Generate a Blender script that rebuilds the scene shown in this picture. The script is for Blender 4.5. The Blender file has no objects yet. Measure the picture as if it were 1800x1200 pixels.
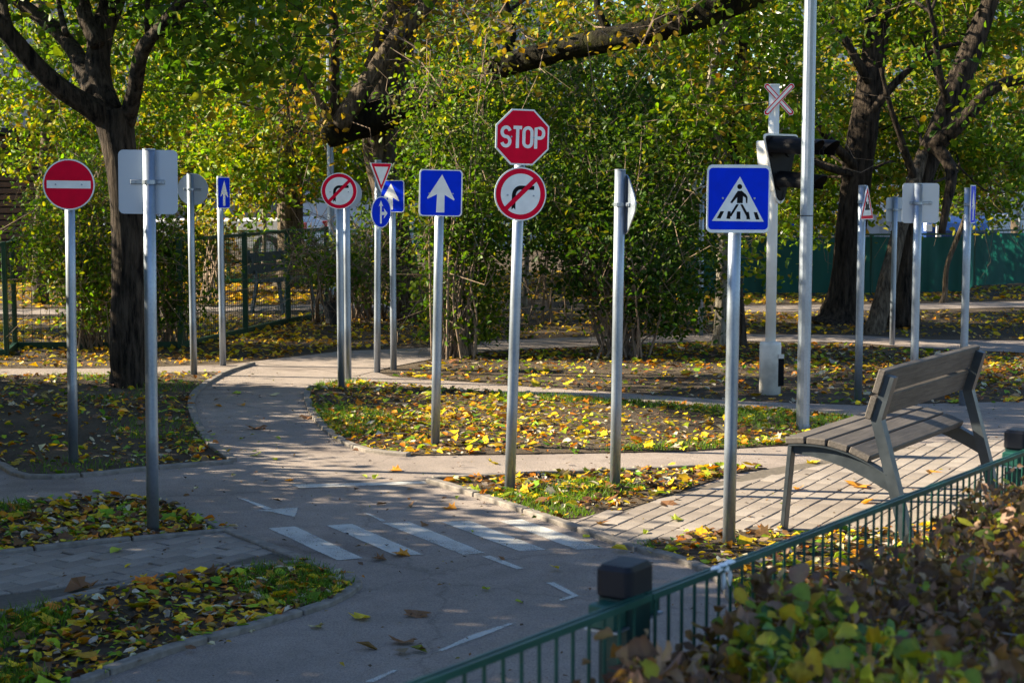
import bpy, bmesh, math, random
import numpy as np
from mathutils import Vector, Matrix

R = math.radians
rng = np.random.default_rng(7)
random.seed(7)
sc = bpy.context.scene
COL = sc.collection

# ------------------------------------------------------------------ camera, sky, sun, exposure
CAM_H, FPX, PITCH = 1.73, 2900.0, math.atan(280 / 2900.0)
cam_d = bpy.data.cameras.new('camera')
cam = bpy.data.objects.new('camera', cam_d); COL.objects.link(cam)
cam.location = (0, 0, CAM_H)
cam.rotation_euler = (math.pi / 2 - PITCH, 0, 0)
cam_d.sensor_width = 36; cam_d.lens = FPX / 1800 * 36
cam_d.clip_start = 0.05; cam_d.clip_end = 900
cam_d.dof.use_dof = True; cam_d.dof.focus_distance = 10.5; cam_d.dof.aperture_fstop = 9.0
sc.camera = cam

SUN_EL, SUN_AZ = R(29), R(9)          # azimuth: from the left, a little beyond the scene
to_sun = Vector((-math.cos(SUN_EL) * math.cos(SUN_AZ), math.cos(SUN_EL) * math.sin(SUN_AZ), math.sin(SUN_EL)))
world = bpy.data.worlds.new('World'); sc.world = world; world.use_nodes = True
wn = world.node_tree.nodes; wl = world.node_tree.links
bg = wn['Background']
sky = wn.new('ShaderNodeTexSky'); sky.sky_type = 'NISHITA'; sky.sun_disc = False
sky.sun_elevation = SUN_EL
sky.sun_rotation = math.atan2(to_sun.x, to_sun.y)
sky.altitude = 100; sky.air_density = 1.0; sky.dust_density = 0.3; sky.ozone_density = 4.0
wl.new(sky.outputs[0], bg.inputs[0]); bg.inputs[1].default_value = 0.065
sun_d = bpy.data.lights.new('sun', 'SUN'); sun_d.energy = 5.0; sun_d.angle = R(0.5); sun_d.color = (1.0, 0.86, 0.62)
sun = bpy.data.objects.new('sun', sun_d); COL.objects.link(sun)
sun.rotation_euler = to_sun.to_track_quat('Z', 'Y').to_euler()
sun.location = (-20, 5, 20)
vs = sc.view_settings
vs.view_transform = 'Standard'; vs.look = 'None'; vs.gamma = 1.0; vs.use_curve_mapping = False
vs.exposure = 2.05
sc.cycles.use_denoising = True
sc.cycles.max_bounces = 6; sc.cycles.diffuse_bounces = 3; sc.cycles.glossy_bounces = 2
sc.cycles.transmission_bounces = 4; sc.cycles.transparent_max_bounces = 8
sc.cycles.sample_clamp_indirect = 4.0

# ------------------------------------------------------------------ pixel to world
cp, sp_ = math.cos(PITCH), math.sin(PITCH)
def ray(u, v):
    x, y = (u - 900) / FPX, (600 - v) / FPX
    return Vector((x, cp + y * sp_, -sp_ + y * cp))
def G(u, v, z=0.0):
    d = ray(u, v); t = (z - CAM_H) / d.z
    return Vector((d.x * t, d.y * t, z))
def P(u, v, Y):
    d = ray(u, v); t = Y / d.y
    return Vector((d.x * t, Y, CAM_H + d.z * t))

# ------------------------------------------------------------------ materials
def new_mat(name):
    m = bpy.data.materials.new(name); m.use_nodes = True
    nt = m.node_tree
    return m, nt, nt.nodes['Principled BSDF'], nt.nodes['Material Output']
def N(nt, t, **kw):
    n = nt.nodes.new(t)
    for k, v in kw.items():
        if hasattr(n, k): setattr(n, k, v)
        else: n.inputs[k].default_value = v
    return n
def ramp(nt, fac, stops):
    r = nt.nodes.new('ShaderNodeValToRGB'); cr = r.color_ramp
    while len(cr.elements) < len(stops): cr.elements.new(0.5)
    for e, (p, c) in zip(cr.elements, stops): e.position = p; e.color = (*c, 1) if len(c) == 3 else c
    nt.links.new(fac, r.inputs[0]); return r
def noise(nt, scale, detail=4, rough=.55, coord=None, stretch=None):
    tc = nt.nodes.new('ShaderNodeTexCoord')
    n = nt.nodes.new('ShaderNodeTexNoise'); n.inputs['Scale'].default_value = scale
    n.inputs['Detail'].default_value = detail; n.inputs['Roughness'].default_value = rough
    src = tc.outputs[coord or 'Object']
    if stretch:
        mp = nt.nodes.new('ShaderNodeMapping'); mp.inputs['Scale'].default_value = stretch
        nt.links.new(src, mp.inputs[0]); src = mp.outputs[0]
    nt.links.new(src, n.inputs['Vector']); return n
def bump(nt, height, strength, dist, bsdf):
    b = nt.nodes.new('ShaderNodeBump'); b.inputs['Strength'].default_value = strength; b.inputs['Distance'].default_value = dist
    nt.links.new(height, b.inputs['Height']); nt.links.new(b.outputs[0], bsdf.inputs['Normal']); return b
def mixc(nt, fac, a, b, mode='MIX'):
    m = nt.nodes.new('ShaderNodeMix'); m.data_type = 'RGBA'; m.blend_type = mode
    for sock, val in ((m.inputs[0], fac), (m.inputs[6], a), (m.inputs[7], b)):
        if hasattr(val, 'links') or isinstance(val, bpy.types.NodeSocket): nt.links.new(val, sock)
        else: sock.default_value = val if not isinstance(val, tuple) else (*val, 1)
    return m.outputs[2]

def plain(name, col, rough=.5, metal=0.0, var=0.12, scale=9, spec=.4, bumpv=0.0):
    m, nt, b, o = new_mat(name)
    n = noise(nt, scale, 5)
    dk = tuple(c * (1 - var) for c in col); lt = tuple(min(1, c * (1 + var)) for c in col)
    r = ramp(nt, n.outputs[0], [(0.3, dk), (0.7, lt)])
    nt.links.new(r.outputs[0], b.inputs['Base Color'])
    rr = ramp(nt, n.outputs[0], [(0.3, (max(.05, rough - .08),) * 3), (0.7, (min(1, rough + .08),) * 3)])
    nt.links.new(rr.outputs[0], b.inputs['Roughness'])
    b.inputs['Metallic'].default_value = metal
    b.inputs['Specular IOR Level'].default_value = spec
    if bumpv: bump(nt, n.outputs[0], bumpv, .005, b)
    return m

def asphalt_mat():
    m, nt, b, o = new_mat('asphalt')
    big = noise(nt, .8, 5); mid = noise(nt, 6, 4); fine = noise(nt, 160, 3, .7); vf = noise(nt, 420, 2, .6)
    c1 = ramp(nt, big.outputs[0], [(.32, (.222, .187, .171)), (.68, (.295, .249, .227))])
    c2 = ramp(nt, fine.outputs[0], [(.30, (.55, .55, .55)), (.5, (1, 1, 1)), (.72, (1.35, 1.33, 1.3))])
    c3 = ramp(nt, mid.outputs[0], [(.3, (.86, .86, .86)), (.7, (1.08, 1.08, 1.08))])
    st = noise(nt, .55, 3, .5, stretch=(1, 1.6, 1))
    c4 = ramp(nt, st.outputs[0], [(.62, (1, 1, 1)), (.70, (.62, .60, .60))])
    x = mixc(nt, 1.0, c1.outputs[0], c2.outputs[0], 'MULTIPLY'); x = mixc(nt, 1.0, x, c3.outputs[0], 'MULTIPLY')
    x = mixc(nt, 1.0, x, c4.outputs[0], 'MULTIPLY')
    vo = nt.nodes.new('ShaderNodeTexVoronoi'); vo.feature = 'DISTANCE_TO_EDGE'; vo.inputs['Scale'].default_value = .42
    wp = noise(nt, 3.5, 5, .7); wm = nt.nodes.new('ShaderNodeVectorMath'); wm.operation = 'MULTIPLY_ADD'; wm.inputs[1].default_value = (.35, .35, 0)
    tcc = nt.nodes.new('ShaderNodeTexCoord'); nt.links.new(wp.outputs['Color'], wm.inputs[0]); nt.links.new(tcc.outputs['Object'], wm.inputs[2]); nt.links.new(wm.outputs[0], vo.inputs['Vector'])
    ck = ramp(nt, vo.outputs['Distance'], [(0, (.74, .73, .72)), (.005, (1, 1, 1))])
    x = mixc(nt, 1.0, x, ck.outputs[0], 'MULTIPLY')
    nt.links.new(x, b.inputs['Base Color']); b.inputs['Roughness'].default_value = .85
    b.inputs['Specular IOR Level'].default_value = .25
    ad = nt.nodes.new('ShaderNodeMath'); ad.operation = 'ADD'
    nt.links.new(fine.outputs[0], ad.inputs[0]); nt.links.new(vf.outputs[0], ad.inputs[1])
    bump(nt, ad.outputs[0], .55, .006, b); return m
def paint_mat():
    m, nt, b, o = new_mat('worn_road_paint')
    fine = noise(nt, 150, 4, .75); big = noise(nt, 4.0, 4, .6)
    at = nt.nodes.new('ShaderNodeAttribute'); at.attribute_name = 'edge'
    a1 = N(nt, 'ShaderNodeMath', operation='MULTIPLY'); nt.links.new(at.outputs['Fac'], a1.inputs[0]); a1.inputs[1].default_value = .30
    a2 = N(nt, 'ShaderNodeMath', operation='MULTIPLY_ADD'); nt.links.new(big.outputs[0], a2.inputs[0]); a2.inputs[1].default_value = .55; nt.links.new(a1.outputs[0], a2.inputs[2])
    a3 = N(nt, 'ShaderNodeMath', operation='MULTIPLY_ADD'); nt.links.new(fine.outputs[0], a3.inputs[0]); a3.inputs[1].default_value = .8; nt.links.new(a2.outputs[0], a3.inputs[2])
    f = ramp(nt, a3.outputs[0], [(.74, (0, 0, 0)), (1.0, (.9, .9, .9))])
    b.inputs['Base Color'].default_value = (.50, .50, .49, 1); b.inputs['Roughness'].default_value = .85; b.inputs['Specular IOR Level'].default_value = .2
    t = nt.nodes.new('ShaderNodeBsdfTransparent'); ms = nt.nodes.new('ShaderNodeMixShader')
    nt.links.new(f.outputs[0], ms.inputs[0]); nt.links.new(t.outputs[0], ms.inputs[1]); nt.links.new(b.outputs[0], ms.inputs[2]); nt.links.new(ms.outputs[0], o.inputs[0])
    bump(nt, fine.outputs[0], .4, .004, b); return m
def soil_mat():
    m, nt, b, o = new_mat('soil')
    a = noise(nt, 1.3, 5); f = noise(nt, 45, 5, .7); g = noise(nt, 9, 4)
    c = ramp(nt, a.outputs[0], [(.3, (.052, .040, .031)), (.7, (.115, .090, .068))])
    d = ramp(nt, f.outputs[0], [(.3, (.55, .55, .55)), (.7, (1.3, 1.28, 1.22))])
    x = mixc(nt, 1.0, c.outputs[0], d.outputs[0], 'MULTIPLY')
    gg = ramp(nt, g.outputs[0], [(.56, (0, 0, 0)), (.68, (.6, .6, .6))])
    x = mixc(nt, gg.outputs[0], x, (.085, .062, .040))
    nt.links.new(x, b.inputs['Base Color']); b.inputs['Roughness'].default_value = .95
    b.inputs['Specular IOR Level'].default_value = .15
    bump(nt, f.outputs[0], .9, .03, b); return m
def leaf_mat(name, trans=.45, gloss=.45):
    m, nt, b, o = new_mat(name)
    at = nt.nodes.new('ShaderNodeAttribute'); at.attribute_name = 'col'
    n = noise(nt, 55, 3)
    v = ramp(nt, n.outputs[0], [(.3, (.72, .72, .72)), (.7, (1.2, 1.2, 1.2))])
    x = mixc(nt, 1.0, at.outputs['Color'], v.outputs[0], 'MULTIPLY')
    nt.links.new(x, b.inputs['Base Color']); b.inputs['Roughness'].default_value = gloss
    b.inputs['Specular IOR Level'].default_value = .16
    if trans > 0:
        t = nt.nodes.new('ShaderNodeBsdfTranslucent')
        y = mixc(nt, 1.0, x, (1.6, 1.6, .36), 'MULTIPLY')
        nt.links.new(y, t.inputs[0])
        ms = nt.nodes.new('ShaderNodeMixShader'); ms.inputs[0].default_value = trans
        nt.links.new(b.outputs[0], ms.inputs[1]); nt.links.new(t.outputs[0], ms.inputs[2])
        nt.links.new(ms.outputs[0], o.inputs[0])
    return m
def bark_mat(name, dark, light, scale=7, moss=0.0):
    m, nt, b, o = new_mat(name)
    n = noise(nt, scale, 6, .65, stretch=(3.5, 3.5, .55)); k = noise(nt, 2.2, 3)
    c = ramp(nt, n.outputs[0], [(.36, dark), (.62, light)])
    kk = ramp(nt, k.outputs[0], [(.3, (.7, .7, .7)), (.7, (1.2, 1.2, 1.2))])
    x = mixc(nt, 1.0, c.outputs[0], kk.outputs[0], 'MULTIPLY')
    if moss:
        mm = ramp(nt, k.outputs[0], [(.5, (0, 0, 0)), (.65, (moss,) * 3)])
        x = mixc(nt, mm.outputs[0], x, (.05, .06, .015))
    nt.links.new(x, b.inputs['Base Color']); b.inputs['Roughness'].default_value = .95
    b.inputs['Specular IOR Level'].default_value = .15
    bump(nt, n.outputs[0], 1.0, .05, b); return m
def galv_mat():
    m, nt, b, o = new_mat('galvanised_steel_sky_tint')
    v = nt.nodes.new('ShaderNodeTexVoronoi'); v.inputs['Scale'].default_value = 60
    tc = nt.nodes.new('ShaderNodeTexCoord'); nt.links.new(tc.outputs['Object'], v.inputs['Vector'])
    n = noise(nt, 5, 5, .6, stretch=(1, 1, .35))
    c = ramp(nt, n.outputs[0], [(.3, (.21, .25, .31)), (.7, (.34, .39, .47))])  # blue in the steel's base colour stands in for reflected sky
    d = ramp(nt, v.outputs['Distance'], [(0, (.92, .92, .92)), (.6, (1.05, 1.05, 1.05))])
    x = mixc(nt, 1.0, c.outputs[0], d.outputs[0], 'MULTIPLY')
    nt.links.new(x, b.inputs['Base Color']); b.inputs['Metallic'].default_value = .8
    rr = ramp(nt, n.outputs[0], [(.3, (.36,) * 3), (.7, (.52,) * 3)])
    nt.links.new(rr.outputs[0], b.inputs['Roughness']); return m
def wood_mat(name, dark, light):
    m, nt, b, o = new_mat(name)
    n = noise(nt, 9, 6, .65, stretch=(.6, 9, 9)); k = noise(nt, 4, 3)
    c = ramp(nt, n.outputs[0], [(.3, dark), (.7, light)])
    kk = ramp(nt, k.outputs[0], [(.3, (.75, .75, .75)), (.7, (1.15, 1.15, 1.15))])
    x = mixc(nt, 1.0, c.outputs[0], kk.outputs[0], 'MULTIPLY')
    nt.links.new(x, b.inputs['Base Color']); b.inputs['Roughness'].default_value = .75
    bump(nt, n.outputs[0], .5, .004, b); return m
def paver_mat():
    m, nt, b, o = new_mat('concrete_paver')
    oi = nt.nodes.new('ShaderNodeObjectInfo'); f = noise(nt, 120, 4, .7); g = noise(nt, 5, 4)
    c = ramp(nt, oi.outputs['Random'], [(0, (.20, .17, .15)), (1, (.28, .245, .22))])
    d = ramp(nt, f.outputs[0], [(.3, (.75, .75, .75)), (.7, (1.2, 1.2, 1.2))])
    e = ramp(nt, g.outputs[0], [(.3, (.82, .82, .82)), (.7, (1.1, 1.1, 1.1))])
    x = mixc(nt, 1.0, c.outputs[0], d.outputs[0], 'MULTIPLY'); x = mixc(nt, 1.0, x, e.outputs[0], 'MULTIPLY')
    nt.links.new(x, b.inputs['Base Color']); b.inputs['Roughness'].default_value = .85
    b.inputs['Specular IOR Level'].default_value = .25
    bump(nt, f.outputs[0], .4, .003, b); return m

M = {}
M['asphalt'] = asphalt_mat(); M['paint'] = paint_mat(); M['soil'] = soil_mat(); M['paver'] = paver_mat()
M['joint'] = plain('joint_sand', (.095, .080, .066), .95, var=.3, scale=60)
M['kerb'] = plain('concrete_kerb', (.19, .17, .155), .9, var=.3, scale=25, spec=.2, bumpv=.5)
M['leaf'] = leaf_mat('leaf', .44); M['litter'] = leaf_mat('fallen_leaf', .18, .55); M['hedge_leaf'] = leaf_mat('hedge_leaf', .3, .5)
M['grass'] = leaf_mat('grass', .35, .5)
M['bark_dark'] = bark_mat('bark_dark', (.005, .004, .004), (.068, .052, .040))
M['bark_mid'] = bark_mat('bark_mid', (.035, .027, .020), (.17, .135, .10), 9)
M['bark_pale'] = bark_mat('bark_pale', (.10, .085, .065), (.34, .31, .26), 10)
M['bark_moss_shaded'] = bark_mat('bark_moss_shaded', (.005, .0045, .003), (.020, .017, .010), 6, .5)  # mossy bark darkened to near black, standing in for shade on the limb
M['twig'] = plain('twig', (.19, .135, .095), .9, var=.4, scale=20)
M['stem_grey'] = plain('grey_stem', (.20, .175, .155), .85, var=.3, scale=30)
M['galv'] = galv_mat()
M['back'] = plain('sign_back_aluminium_sky_tint', (.44, .49, .57), .5, .35, .06, 4)  # grey-blue base paints the sky's reflection into the aluminium
M['red'] = plain('sign_red', (.70, .003, .034), .5, 0, .11, 11, spec=.06)
M['blue'] = plain('sign_blue', (.001, .032, .68), .5, 0, .11, 11, spec=.06)
M['white'] = plain('sign_white', (.80, .81, .82), .5, 0, .11, 11, spec=.06)
M['black'] = plain('sign_black', (.008, .008, .010), .45, 0, .1, 5, spec=.06)
M['whitepaint'] = plain('white_paint', (.72, .72, .71), .5, 0, .08, 7)
M['dirtywhite'] = plain('dirty_white_paint', (.60, .58, .55), .6, 0, .3, 6)
M['steel_dark'] = plain('bench_steel', (.045, .056, .068), .45, .4, .2, 12)
M['bench_wood'] = wood_mat('bench_wood', (.040, .034, .031), (.105, .090, .082))
M['green'] = plain('green_fence_paint', (.006, .060, .045), .42, 0, .2, 10)
M['post_green'] = plain('post_green_paint', (.002, .028, .025), .5, 0, .2, 10)
M['green_dark'] = plain('dark_green_paint', (.008, .045, .022), .5, 0, .2, 8)
M['green_light'] = plain('bright_green_paint', (.03, .22, .07), .5, 0, .15, 8)
M['cap'] = plain('black_plastic', (.006, .007, .012), .5, 0, .1, 10, spec=.25)
M['cloth'] = plain('white_cloth', (.78, .79, .80), .9, 0, .06, 20)
M['slat'] = wood_mat('shed_wood', (.045, .022, .012), (.12, .06, .032))
M['concrete'] = plain('concrete_wall', (.30, .29, .28), .9, 0, .2, 2)
M['tile'] = plain('pale_wall_tile', (.52, .53, .54), .5, 0, .08, 4)
M['glass'] = plain('window_glass', (.03, .035, .045), .12, 0, .1, 3, spec=.8)
M['pot'] = plain('black_pot', (.015, .015, .016), .6, 0, .2, 10)
M['rubber'] = plain('rubber', (.012, .012, .013), .8, 0, .2, 10)
M['car_blue'] = plain('car_blue_paint', (.02, .06, .22), .25, .2, .05, 2)
M['car_dark'] = plain('car_grey_paint', (.10, .11, .12), .25, .3, .05, 2)
M['car_white'] = plain('car_white_paint', (.66, .67, .68), .3, 0, .03, 2)
M['tail'] = plain('tail_light_red', (.55, .02, .01), .3, 0, .1, 9)
def fabric_mat():
    m, nt, b, o = new_mat('green_screen_fabric')
    n = noise(nt, 3, 4, stretch=(1, 1, .35)); f = noise(nt, 90, 2)
    c = ramp(nt, n.outputs[0], [(.3, (.003, .038, .030)), (.7, (.008, .085, .066))])
    nt.links.new(c.outputs[0], b.inputs['Base Color']); b.inputs['Roughness'].default_value = .7
    t = nt.nodes.new('ShaderNodeBsdfTranslucent'); t.inputs[0].default_value = (.01, .14, .11, 1)
    ms = nt.nodes.new('ShaderNodeMixShader'); ms.inputs[0].default_value = .4
    nt.links.new(b.outputs[0], ms.inputs[1]); nt.links.new(t.outputs[0], ms.inputs[2]); nt.links.new(ms.outputs[0], o.inputs[0])
    bump(nt, f.outputs[0], .3, .004, b); return m
M['fabric'] = fabric_mat()

# ------------------------------------------------------------------ object helpers
def tag(o, label=None, cat=None, group=None, kind=None):
    if label: o['label'] = label
    if cat: o['category'] = cat
    if group: o['group'] = group
    if kind: o['kind'] = kind
    return o
def empty(name, loc=(0, 0, 0), rz=0.0):
    o = bpy.data.objects.new(name, None); COL.objects.link(o); o.location = loc; o.rotation_euler = (0, 0, rz)
    o.empty_display_size = .1
    return o
def link(name, me, mat, parent=None, smooth=False):
    o = bpy.data.objects.new(name, me); COL.objects.link(o)
    if mat is not None and not me.materials: me.materials.append(M[mat] if isinstance(mat, str) else mat)
    if parent: o.parent = parent
    if smooth: me.polygons.foreach_set('use_smooth', [True] * len(me.polygons))
    return o
class MB:
    def __init__(s): s.v = []; s.f = []
    def add(s, vs, fs):
        k = len(s.v); s.v += [tuple(a) for a in vs]; s.f += [tuple(i + k for i in f) for f in fs]; return s
    def box(s, x0, x1, y0, y1, z0, z1):
        return s.add([(x0, y0, z0), (x1, y0, z0), (x1, y1, z0), (x0, y1, z0), (x0, y0, z1), (x1, y0, z1), (x1, y1, z1), (x0, y1, z1)],
                     [(3, 2, 1, 0), (4, 5, 6, 7), (0, 1, 5, 4), (1, 2, 6, 5), (2, 3, 7, 6), (3, 0, 4, 7)])
    def bar(s, a, b, w, h=None, up=(0, 0, 1)):
        a, b = Vector(a), Vector(b); d = (b - a).normalized(); up = Vector(up)
        if abs(d.dot(up)) > .98: up = Vector((0, 1, 0))
        x = d.cross(up).normalized() * w / 2; y = x.cross(d).normalized() * (h or w) / 2
        p = [a - x - y, a + x - y, a + x + y, a - x + y, b - x - y, b + x - y, b + x + y, b - x + y]
        return s.add(p, [(3, 2, 1, 0), (4, 5, 6, 7), (0, 1, 5, 4), (1, 2, 6, 5), (2, 3, 7, 6), (3, 0, 4, 7)])
    def tube(s, pts, radii, n=10, cap=True, wob=0.0, seed=0):
        pts = [Vector(p) for p in pts]; k0 = len(s.v); rr = random.Random(seed)
        if not hasattr(radii, '__len__'): radii = [radii] * len(pts)
        d = (pts[1] - pts[0]).normalized()
        x = d.cross(Vector((.13, 1, .21))).normalized()
        ph = [rr.uniform(0, 6.28) for _ in range(4)]
        for i, p in enumerate(pts):
            d = (pts[min(i + 1, len(pts) - 1)] - pts[max(i - 1, 0)]).normalized()
            x = (x - d * x.dot(d)).normalized(); y = d.cross(x)
            for j in range(n):
                a = 2 * math.pi * j / n
                r = radii[i]
                if wob: r *= 1 + wob * (math.sin(2 * a + ph[0] + i * .4) * .5 + math.sin(3 * a + ph[1] - i * .3) * .5 + math.sin(5 * a + ph[2] + i * .9) * .35 + rr.uniform(-.3, .3))
                s.v.append(tuple(p + (x * math.cos(a) + y * math.sin(a)) * r))
        for i in range(len(pts) - 1):
            for j in range(n):
                a, b = k0 + i * n + j, k0 + i * n + (j + 1) % n
                s.f.append((a, b, b + n, a + n))
        if cap:
            s.f.append(tuple(k0 + j for j in reversed(range(n))))
            s.f.append(tuple(k0 + (len(pts) - 1) * n + j for j in range(n)))
        return s
    def prism(s, poly, z0, z1):
        """poly in xy, extruded in z (convex or not; caps are ngons)"""
        n = len(poly); ar = sum(poly[i][0] * poly[(i + 1) % n][1] - poly[(i + 1) % n][0] * poly[i][1] for i in range(n))
        if ar < 0: poly = poly[::-1]
        v = [(p[0], p[1], z0) for p in poly] + [(p[0], p[1], z1) for p in poly]
        f = [tuple(reversed(range(n))), tuple(range(n, 2 * n))] + [(i, (i + 1) % n, n + (i + 1) % n, n + i) for i in range(n)]
        return s.add(v, f)
    def plate(s, poly, y0, y1):
        """poly in xz, thickness from y0 (front, toward -y) to y1"""
        m = MB().prism(poly, -y1, -y0)
        return s.add([(a, -c, b) for a, b, c in m.v], m.f)
    def mesh(s, name, bevel=0.0, tri=False):
        me = bpy.data.meshes.new(name); me.from_pydata(s.v, [], s.f); me.validate()
        if bevel or tri:
            bm = bmesh.new(); bm.from_mesh(me)
            if bevel:
                ed = [e for e in bm.edges if len(e.link_faces) == 2 and e.calc_face_angle(0) > .6]
                bmesh.ops.bevel(bm, geom=ed, offset=bevel, segments=1, affect='EDGES', clamp_overlap=True)
            if tri: bmesh.ops.triangulate(bm, faces=[f for f in bm.faces if len(f.verts) > 4])
            bm.to_mesh(me); bm.free()
        return me
    def build(s, name, mat, parent=None, bevel=0.0, smooth=False, tri=False):
        return link(name, s.mesh(name, bevel, tri), mat, parent, smooth)
def catmull(pts, per=6):
    pts = [np.array(p, float) for p in pts]; out = []
    q = [2 * pts[0] - pts[1]] + pts + [2 * pts[-1] - pts[-2]]
    for i in range(1, len(q) - 2):
        for k in range(per):
            t = k / per; a, b, c, d = q[i - 1], q[i], q[i + 1], q[i + 2]
            out.append(.5 * (2 * b + (c - a) * t + (2 * a - 5 * b + 4 * c - d) * t * t + (3 * b - a - 3 * c + d) * t ** 3))
    out.append(pts[-1]); return out

# ------------------------------------------------------------------ leaves
T6 = np.array([(0, 0, 0), (.32, .30, .06), (.72, .22, .05), (1, 0, -.06), (.72, -.22, .05), (.32, -.30, .06)])
F6 = [(0, 1, 2, 3), (0, 3, 4, 5)]
T4 = np.array([(0, 0, 0), (.45, .32, .07), (1, 0, -.05), (.45, -.32, .07)])
F4 = [(0, 1, 2), (0, 2, 3)]
def maple():
    a = [(0, 0), (.10, .30), (-.05, .52), (.28, .42), (.42, .62), (.58, .34), (1.0, 0)]
    v = [(x, y, .12 * abs(y) + random.uniform(-.04, .04)) for x, y in a] + [(x, -y, .12 * abs(y) + random.uniform(-.04, .04)) for x, y in a[-2:0:-1]]
    v.append((.35, 0, -.03)); c = len(v) - 1
    return np.array(v), [(c, i, (i + 1) % c) for i in range(c)]
T12, F12 = maple()
SHAPES = {4: (T4, F4), 6: (T6, F6), 12: (T12, F12)}
def leaves_mesh(name, C, size, nrm, col, shape=6, curlr=(.3, 2.2)):
    """C (n,3) centres, size (n,), nrm (n,3) normals, col (n,3)"""
    T, F = SHAPES[shape]; n = len(C); k = len(T)
    nrm = nrm / np.linalg.norm(nrm, axis=1, keepdims=True)
    a = rng.normal(size=(n, 3)); a -= nrm * (a * nrm).sum(1, keepdims=True); a /= np.linalg.norm(a, axis=1, keepdims=True)
    b = np.cross(nrm, a)
    t = T - np.array([.45, 0, 0])
    curl = rng.uniform(*curlr, (n, 1)); asp = rng.uniform(.65, 1.25, (n, 1))
    V = (C[:, None, :] + size[:, None, None] * (t[None, :, 0, None] * a[:, None, :] + (t[None, :, 1] * asp)[..., None] * b[:, None, :] + (t[None, :, 2] * curl)[..., None] * nrm[:, None, :]))
    V = V.reshape(-1, 3)
    me = bpy.data.meshes.new(name)
    off = (np.arange(n) * k)[:, None]
    fl = np.concatenate([np.array(f) for f in F]); lens = np.array([len(f) for f in F])
    loops = (off + fl[None, :]).ravel(); tot = np.tile(lens, n); st = np.concatenate([[0], np.cumsum(tot)[:-1]])
    me.vertices.add(len(V)); me.vertices.foreach_set('co', V.ravel())
    me.loops.add(len(loops)); me.loops.foreach_set('vertex_index', loops.astype(np.int32))
    me.polygons.add(len(tot)); me.polygons.foreach_set('loop_start', st.astype(np.int32)); me.polygons.foreach_set('loop_total', tot.astype(np.int32))
    at = me.attributes.new('col', 'FLOAT_COLOR', 'POINT')
    cc = np.concatenate([np.repeat(col, k, axis=0), np.ones((n * k, 1))], 1)
    at.data.foreach_set('color', cc.astype(np.float32).ravel())
    me.update(calc_edges=True); return me
PAL = {
    'green':  [((.036, .085, .009), 4), ((.066, .13, .012), 4), ((.13, .19, .014), 2.4), ((.27, .23, .025), .8)],
    'lime':   [((.055, .125, .010), 3.6), ((.11, .20, .013), 4), ((.20, .26, .018), 2.3), ((.36, .30, .02), 1.0), ((.32, .13, .03), .5)],
    'yellow': [((.09, .14, .015), 3.0), ((.19, .205, .02), 3), ((.35, .27, .025), 2.0), ((.42, .23, .03), .9), ((.28, .10, .03), .8)],
    'dark':   [((.022, .058, .008), 5), ((.042, .092, .010), 4), ((.10, .145, .013), 1.6), ((.22, .18, .02), .5)],
    'litter': [((.54, .34, .015), 2.8), ((.47, .16, .012), 2.6), ((.28, .36, .020), 2.2), ((.13, .062, .028), 3.4), ((.50, .44, .33), 2.1), ((.64, .47, .02), 1.8), ((.13, .25, .018), 1.4), ((.20, .13, .085), 1.4)],
    'golden': [((.62, .40, .015), 4), ((.50, .22, .015), 2), ((.38, .36, .02), 1.5), ((.16, .075, .025), 1.4), ((.52, .44, .22), .6)],
    'hedge':  [((.20, .120, .075), 4.2), ((.125, .076, .050), 3.4), ((.29, .195, .135), 2.6), ((.30, .30, .03), .5), ((.14, .20, .03), .4), ((.46, .33, .03), .4), ((.32, .16, .05), .8)],
}
def colours(pal, n, var=.25):
    cs = np.array([c for c, w in PAL[pal]]); w = np.array([w for c, w in PAL[pal]], float)
    i = rng.choice(len(cs), n, p=w / w.sum())
    return np.clip(cs[i] * rng.uniform(1 - var, 1 + var, (n, 1)) * rng.uniform(.92, 1.08, (n, 3)), 0, .95)
def clump_cloud(centre, rad, n, per=38, sig=.2, shell=.55):
    """leaf positions in clumps spread through an ellipsoid"""
    nc = max(1, n // per); d = rng.normal(size=(nc, 3)); d /= np.linalg.norm(d, axis=1, keepdims=True)
    r = rng.uniform(0, 1, (nc, 1)) ** (1 / 3); r = np.where(rng.uniform(size=(nc, 1)) < shell, .65 + .42 * r, r)
    cc = np.array(centre) + d * r * np.array(rad)
    idx = rng.integers(0, nc, n)
    sg = rng.uniform(.6, 1.35, (nc, 1))[idx] * sig
    p = cc[idx] + rng.normal(size=(n, 3)) * sg * np.array([1, 1, .75])
    return p, idx, cc
def crown(parent, blobs, pal, leaf=.085, shape=6, name='crown', per=38, sig=.2, zmin=.25, mat='leaf', clumpvar=.3):
    """blobs: list of (centre, radii, n)"""
    P_, C_, cc_all = [], [], []
    for (c, rad, n) in blobs:
        p, idx, cc = clump_cloud(c, rad, n, per, sig)
        col = colours(pal, n)
        tint = colours(pal, len(cc), .15)[idx]
        col = col * .5 + tint * .5
        col *= rng.uniform(1 - clumpvar, 1 + clumpvar, (len(cc), 1))[idx]
        k = p[:, 2] > zmin; P_.append(p[k]); C_.append(col[k]); cc_all.append(cc)
    p = np.concatenate(P_); col = np.clip(np.concatenate(C_), 0, .9); n = len(p)
    nr = rng.normal(size=(n, 3)) + np.array([-.25, -.15, .75])
    s = leaf * rng.uniform(.6, 1.3, n)
    o = link(name, leaves_mesh(name, p, s, nr, col, shape), mat, parent)
    o['kind'] = 'stuff'
    return o, np.concatenate(cc_all)
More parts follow.
